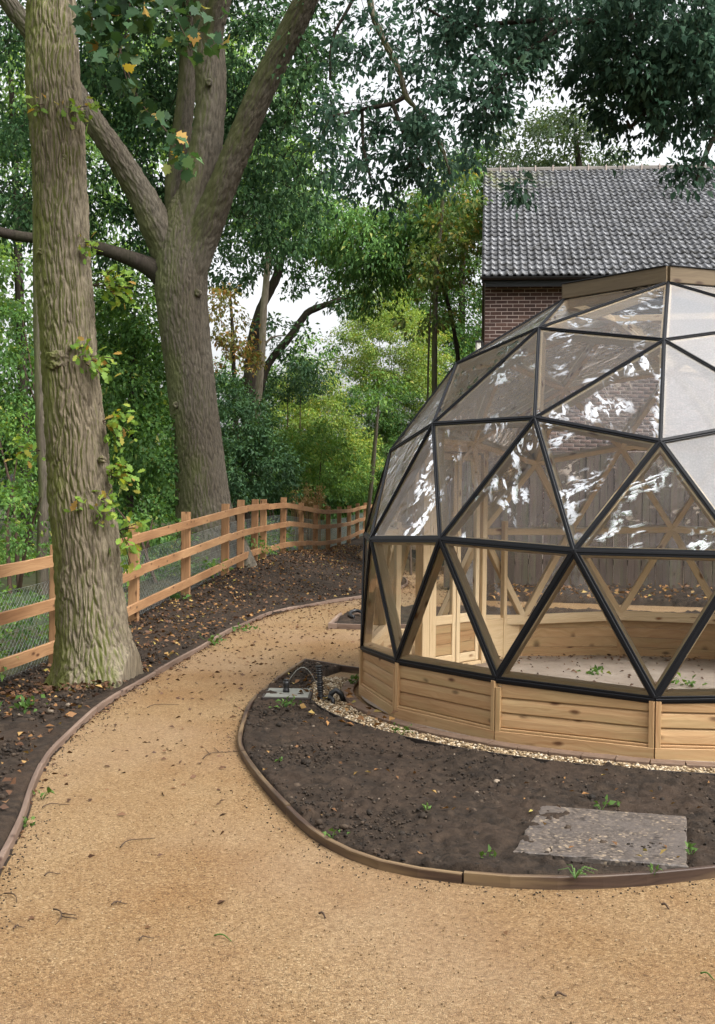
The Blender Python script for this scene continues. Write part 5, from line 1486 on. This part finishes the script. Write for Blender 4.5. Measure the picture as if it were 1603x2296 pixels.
# ------------------------------------------------------------------ litter
def litter(name, label, P, size, mat, wid=.6, tilt=.35):
    n = len(P)
    a = RNG.uniform(0, 6.28, n)
    D = np.stack([np.cos(a), np.sin(a), RNG.normal(size=n) * tilt], 1)
    v, f = leaf_arrays(P, D, size, wid, .12)
    return tag(link_mesh(name, np_mesh(name, v, f), mat), label, 'leaf litter', kind='stuff')
n = 5200
y = 3.2 + 33 * RNG.random(n) ** 1.15; u = np.clip(1 - np.abs(RNG.normal(0, .5, n)), .04, 1.1)
u = np.where(RNG.random(n) < .4, RNG.uniform(.03, 1.05, n), u)
x = xl(y) + (xf(y) - xl(y)) * u
P = np.stack([x, y, hl(x, y) + .028 + .012 * RNG.random(n)], 1)
litter('fallen_leaves', 'brown and orange fallen leaves on the soil beside the fence', P[:2600], RNG.uniform(.03, .07, 2600), M['litter'])
litter('leaf_scraps', 'dark leaf scraps and mulch on the soil beside the fence', P[2600:], RNG.uniform(.03, .07, n - 2600), M['litter_dark'])
n = 5000
y = 4 + 24 * RNG.random(n) ** .75; x = xl(y) + .03 + np.abs(RNG.normal(0, .9, n)) * (RNG.random(n) < .55) + RNG.uniform(0, 2.2, n) * (RNG.random(n) < .5)
ok = (seg_dist(np.stack([x, y], 1), BEDP) < -.02) & (RNG.random(n) < smooth(3.5, 13, y) + .06) & (np.hypot(x - DC[0], y - DC[1]) > 2.6)
P = np.stack([x, y, np.full(n, .008)], 1)[ok]
litter('leaf_scraps', 'small brown leaf scraps scattered along the tan path', P, RNG.uniform(.02, .055, len(P)), M['litter_dark'], .5, .2)
n = 260
P = np.stack([RNG.uniform(-.8, 3.2, n), RNG.uniform(4.9, 11, n), np.full(n, .072)], 1)
ok = (np.minimum(seg_dist(P[:, :2], BEDP), np.hypot(P[:, 0] - DC[0], P[:, 1] - DC[1]) - 2.9) > .03)
litter('fallen_leaves', 'few yellow and brown leaves on the soil in front of the dome', P[ok], RNG.uniform(.02, .05, ok.sum()), M['litter'], .5)
n = 900
a = RNG.uniform(0, 6.28, n); r = 2.4 * np.sqrt(RNG.random(n)); r = np.where((RNG.random(n) < .5), 2.0 + .4 * RNG.random(n), r)
litter('leaf_scraps', 'brown leaf scraps on the sheet inside the dome', np.stack([DC[0] + r * np.cos(a), DC[1] + r * np.sin(a), np.full(n, .036)], 1), RNG.uniform(.02, .06, n), M['litter_dark'], .5, .2)
n = 500
x = RNG.uniform(1.8, 8, n); y = RNG.uniform(17.4, 20.2, n)
litter('fallen_leaves', 'brown leaves gathered at the foot of the tall board fence', np.stack([x, y, np.full(n, .14)], 1), RNG.uniform(.05, .1, n), M['litter'])
n = 60
a = RNG.uniform(math.radians(170), math.radians(215), n); r = RNG.uniform(2.5, 3.1, n)
litter('fallen_leaves', 'yellow leaves heaped at the left corner of the plinth', np.stack([DC[0] + r * np.cos(a), DC[1] + r * np.sin(a), .05 + .03 * RNG.random(n)], 1), RNG.uniform(.04, .08, n), M['litter'])

n = 420
a = RNG.uniform(0, 6.28, n); rr = .40 + .35 * RNG.random(n) ** 1.5
x = T1[0] + .05 + rr * np.cos(a); y = T1[1] + rr * np.sin(a)
ok = x < xl(y) - .05
litter('fallen_leaves', 'brown leaves packed around the foot of the near oak', np.stack([x, y, hl(x, y) + .03 + .02 * RNG.random(n)], 1)[ok], RNG.uniform(.03, .075, ok.sum()), M['litter_dark'])

n = 1300
y = 3.6 + 16 * RNG.random(n) ** 1.3; x = xl(y) + .03 + np.abs(RNG.normal(0, .07, n))
k = np.array(BEDC); j = RNG.integers(0, len(k) - 30, 1500)
q = k[j] + RNG.normal(size=(1500, 2)) * .09
q = q[seg_dist(q, BEDP) < -.025]
P = np.concatenate([np.stack([x, y], 1), q])
tag(lumps('soil_crumbs', np.c_[P, np.full(len(P), .003)], RNG.uniform(.0015, .006, len(P)), .6, M['clod'], .3, False), 'dark soil crumbs spilt on the path along the edgings', 'crumbs', kind='stuff')

# weeds: little plants, each a thing
def weed(label, x, y, z, n, size, spread, mat=None, up=.5):
    r_ = tag(empty('weed', (x, y, z)), label, 'weed')
    P = RNG.normal(size=(n, 3)) * np.array([spread, spread, spread * .4]) + np.array([0, 0, .02]); P[:, 2] = np.abs(P[:, 2])
    D = RNG.normal(size=(n, 3)) * .7 + np.array([0, 0, up])
    v, f = leaf_arrays(P, D, RNG.uniform(.6, 1.2, n) * size, .55)
    link_mesh('weed_leaves', np_mesh('weed_leaves', v, f), mat or M['weed'], r_)
    b = MB()
    for k in range(3): b.tube([(0, 0, -.02), (P[k] * .5).tolist(), P[k].tolist()], .002, 4, False)
    b.build('stem', mat or M['weed'], r_)
def gp(x, y, z=0.0):
    a = at(x, y, 1.0); k = (z - CAM_H) / (a[2] - CAM_H); return a[0] * k, k
for lab, x, y, n, s, sp in (('bright weed at the back edge of the concrete slab', 1374, 1804, 9, .05, .025), ('pale weed just left of the slab weed', 1348, 1810, 6, .04, .02), ('small weed on the soil right of the slab', 1551, 1910, 8, .04, .02),
                            ('tiny weed at the slab front by the edging', 1463, 1952, 7, .035, .02), ('single pale green leaf weed on the middle of the dark bed', 953, 1816, 5, .045, .012), ('weed pair low on the dark bed above the edging', 1097, 1920, 8, .04, .022),
                            ('round green leaf near the left bed edging', 630, 1705, 4, .045, .012), ('green weed among pebbles at the dome foot', 900, 1637, 16, .05, .04), ('leafy weed in front of the pale metal cover', 640, 1580, 22, .055, .06),
                            ('dark green weed at the plinth left corner', 800, 1525, 24, .07, .06), ('small weed by the soil near the bed tip edging', 745, 1868, 8, .04, .03)):
    gx, gy = gp(x, y, .06); weed(lab, gx, gy, .045, n, s * .8, sp * .8)
for lab, x, y, n, s, sp in (('green nettle patch at the foot of the second visible post', 440, 1330, 60, .08, .10), ('dark green tuft beside the edging near the fence post', 390, 1358, 60, .09, .09), ('yellow green weed patch at the bottom left bed', 55, 1585, 30, .06, .06),
                            ('green weed strip along the path edging half way', 475, 1440, 30, .06, .08), ('weeds against the edging where the path bends', 540, 1410, 26, .06, .08), ('small star shaped weed on the path by the left edging', 95, 1780, 7, .04, .02), ('weed beside the left edging in the foreground', 60, 1840, 12, .04, .03)):
    gx, gy = gp(x, y, .03); weed(lab, gx, gy, .03 + (hl(gx, gy) - .02 if gx < xl(gy) else -.02), n, s, sp)
for lab, x, y in (('clump of weed on the sheet near the front inside the dome', 1330, 1510), ('darker weed on the sheet at the right inside the dome', 1537, 1535), ('weed by the far plinth inside the dome', 1340, 1462)):
    gx, gy = gp(x, y, .03); weed(lab, gx, gy, .03, 26, .06, .06, M['leaf_mid'], .15)
gx, gy = gp(1290, 1965, .06)
gr = tag(empty('grass_tuft', (gx, gy, .05)), 'thin grey green grass tuft hanging over the edging', 'grass')
b = MB()
for k in range(16):
    a = random.uniform(0, 6.28); l = random.uniform(.03, .09)
    b.tube([(0, 0, 0), (l * .4 * math.cos(a), l * .4 * math.sin(a), l * .6), (l * math.cos(a), l * math.sin(a) * .9, l * .45)], [.002, .0018, .0008], 4, False)
b.build('blades', M['leaf_pale'], gr)

# twigs on the path
TW = [('long thin twig curving across the middle of the path', 270, 1905, 345, 1880), ('dark twig on the path near the left edging', 100, 1970, 135, 1960), ('short dark twig at the lower left of the path', 10, 2010, 40, 2025), ('forked dark twig low on the path', 120, 2045, 128, 2075),
      ('flat dark twig beside the forked one', 30, 2090, 55, 2080), ('small twig right of the forked twig', 250, 2035, 285, 2028), ('flat black leaf scrap twig in the lower middle', 312, 2115, 345, 2105), ('yellow green stalk on the lower path', 480, 2105, 520, 2112),
      ('dark branchy twig beside the bed edging bend', 455, 1705, 535, 1685), ('yellow green stalk at the right edge of the path', 1570, 2190, 1603, 2200), ('dark crumb of bark on the right of the path', 1483, 2035, 1500, 2040), ('small reddish bark crumb on the middle path', 715, 2055, 730, 2060),
      ('dark bark crumb near the bottom right', 1245, 2240, 1270, 2235), ('thin twig on the path towards the bend', 330, 1590, 400, 1580), ('little twig on the path beside the left edging', 95, 1815, 155, 1805)]
for lab, x0, y0, x1, y1 in TW:
    a, b_ = np.array([*gp(x0, y0), .012]), np.array([*gp(x1, y1), .010])
    r_ = tag(empty('twig', a), lab, 'twig')
    d = b_ - a; sd_ = np.array([-d[1], d[0], 0])
    green = 'green' in lab; crumb = 'crumb' in lab
    pts = [d * u + sd_ * .16 * math.sin(u * 3.4) + np.array([0, 0, .006 * math.sin(u * 5)]) for u in np.linspace(0, 1, 8)]
    t_ = MB().tube(pts, np.linspace(.005 if crumb else .0032, .003 if crumb else .0014, 8), 6)
    if 'fork' in lab or 'branchy' in lab:
        for u in (.35, .6): t_.tube([d * u + sd_ * .16 * math.sin(u * 3.4), d * (u + .25) + sd_ * .5], [.003, .0015], 5)
    t_.build('stick', M['weed'] if green else M['twig'], r_)
print('leaves', NLEAF)
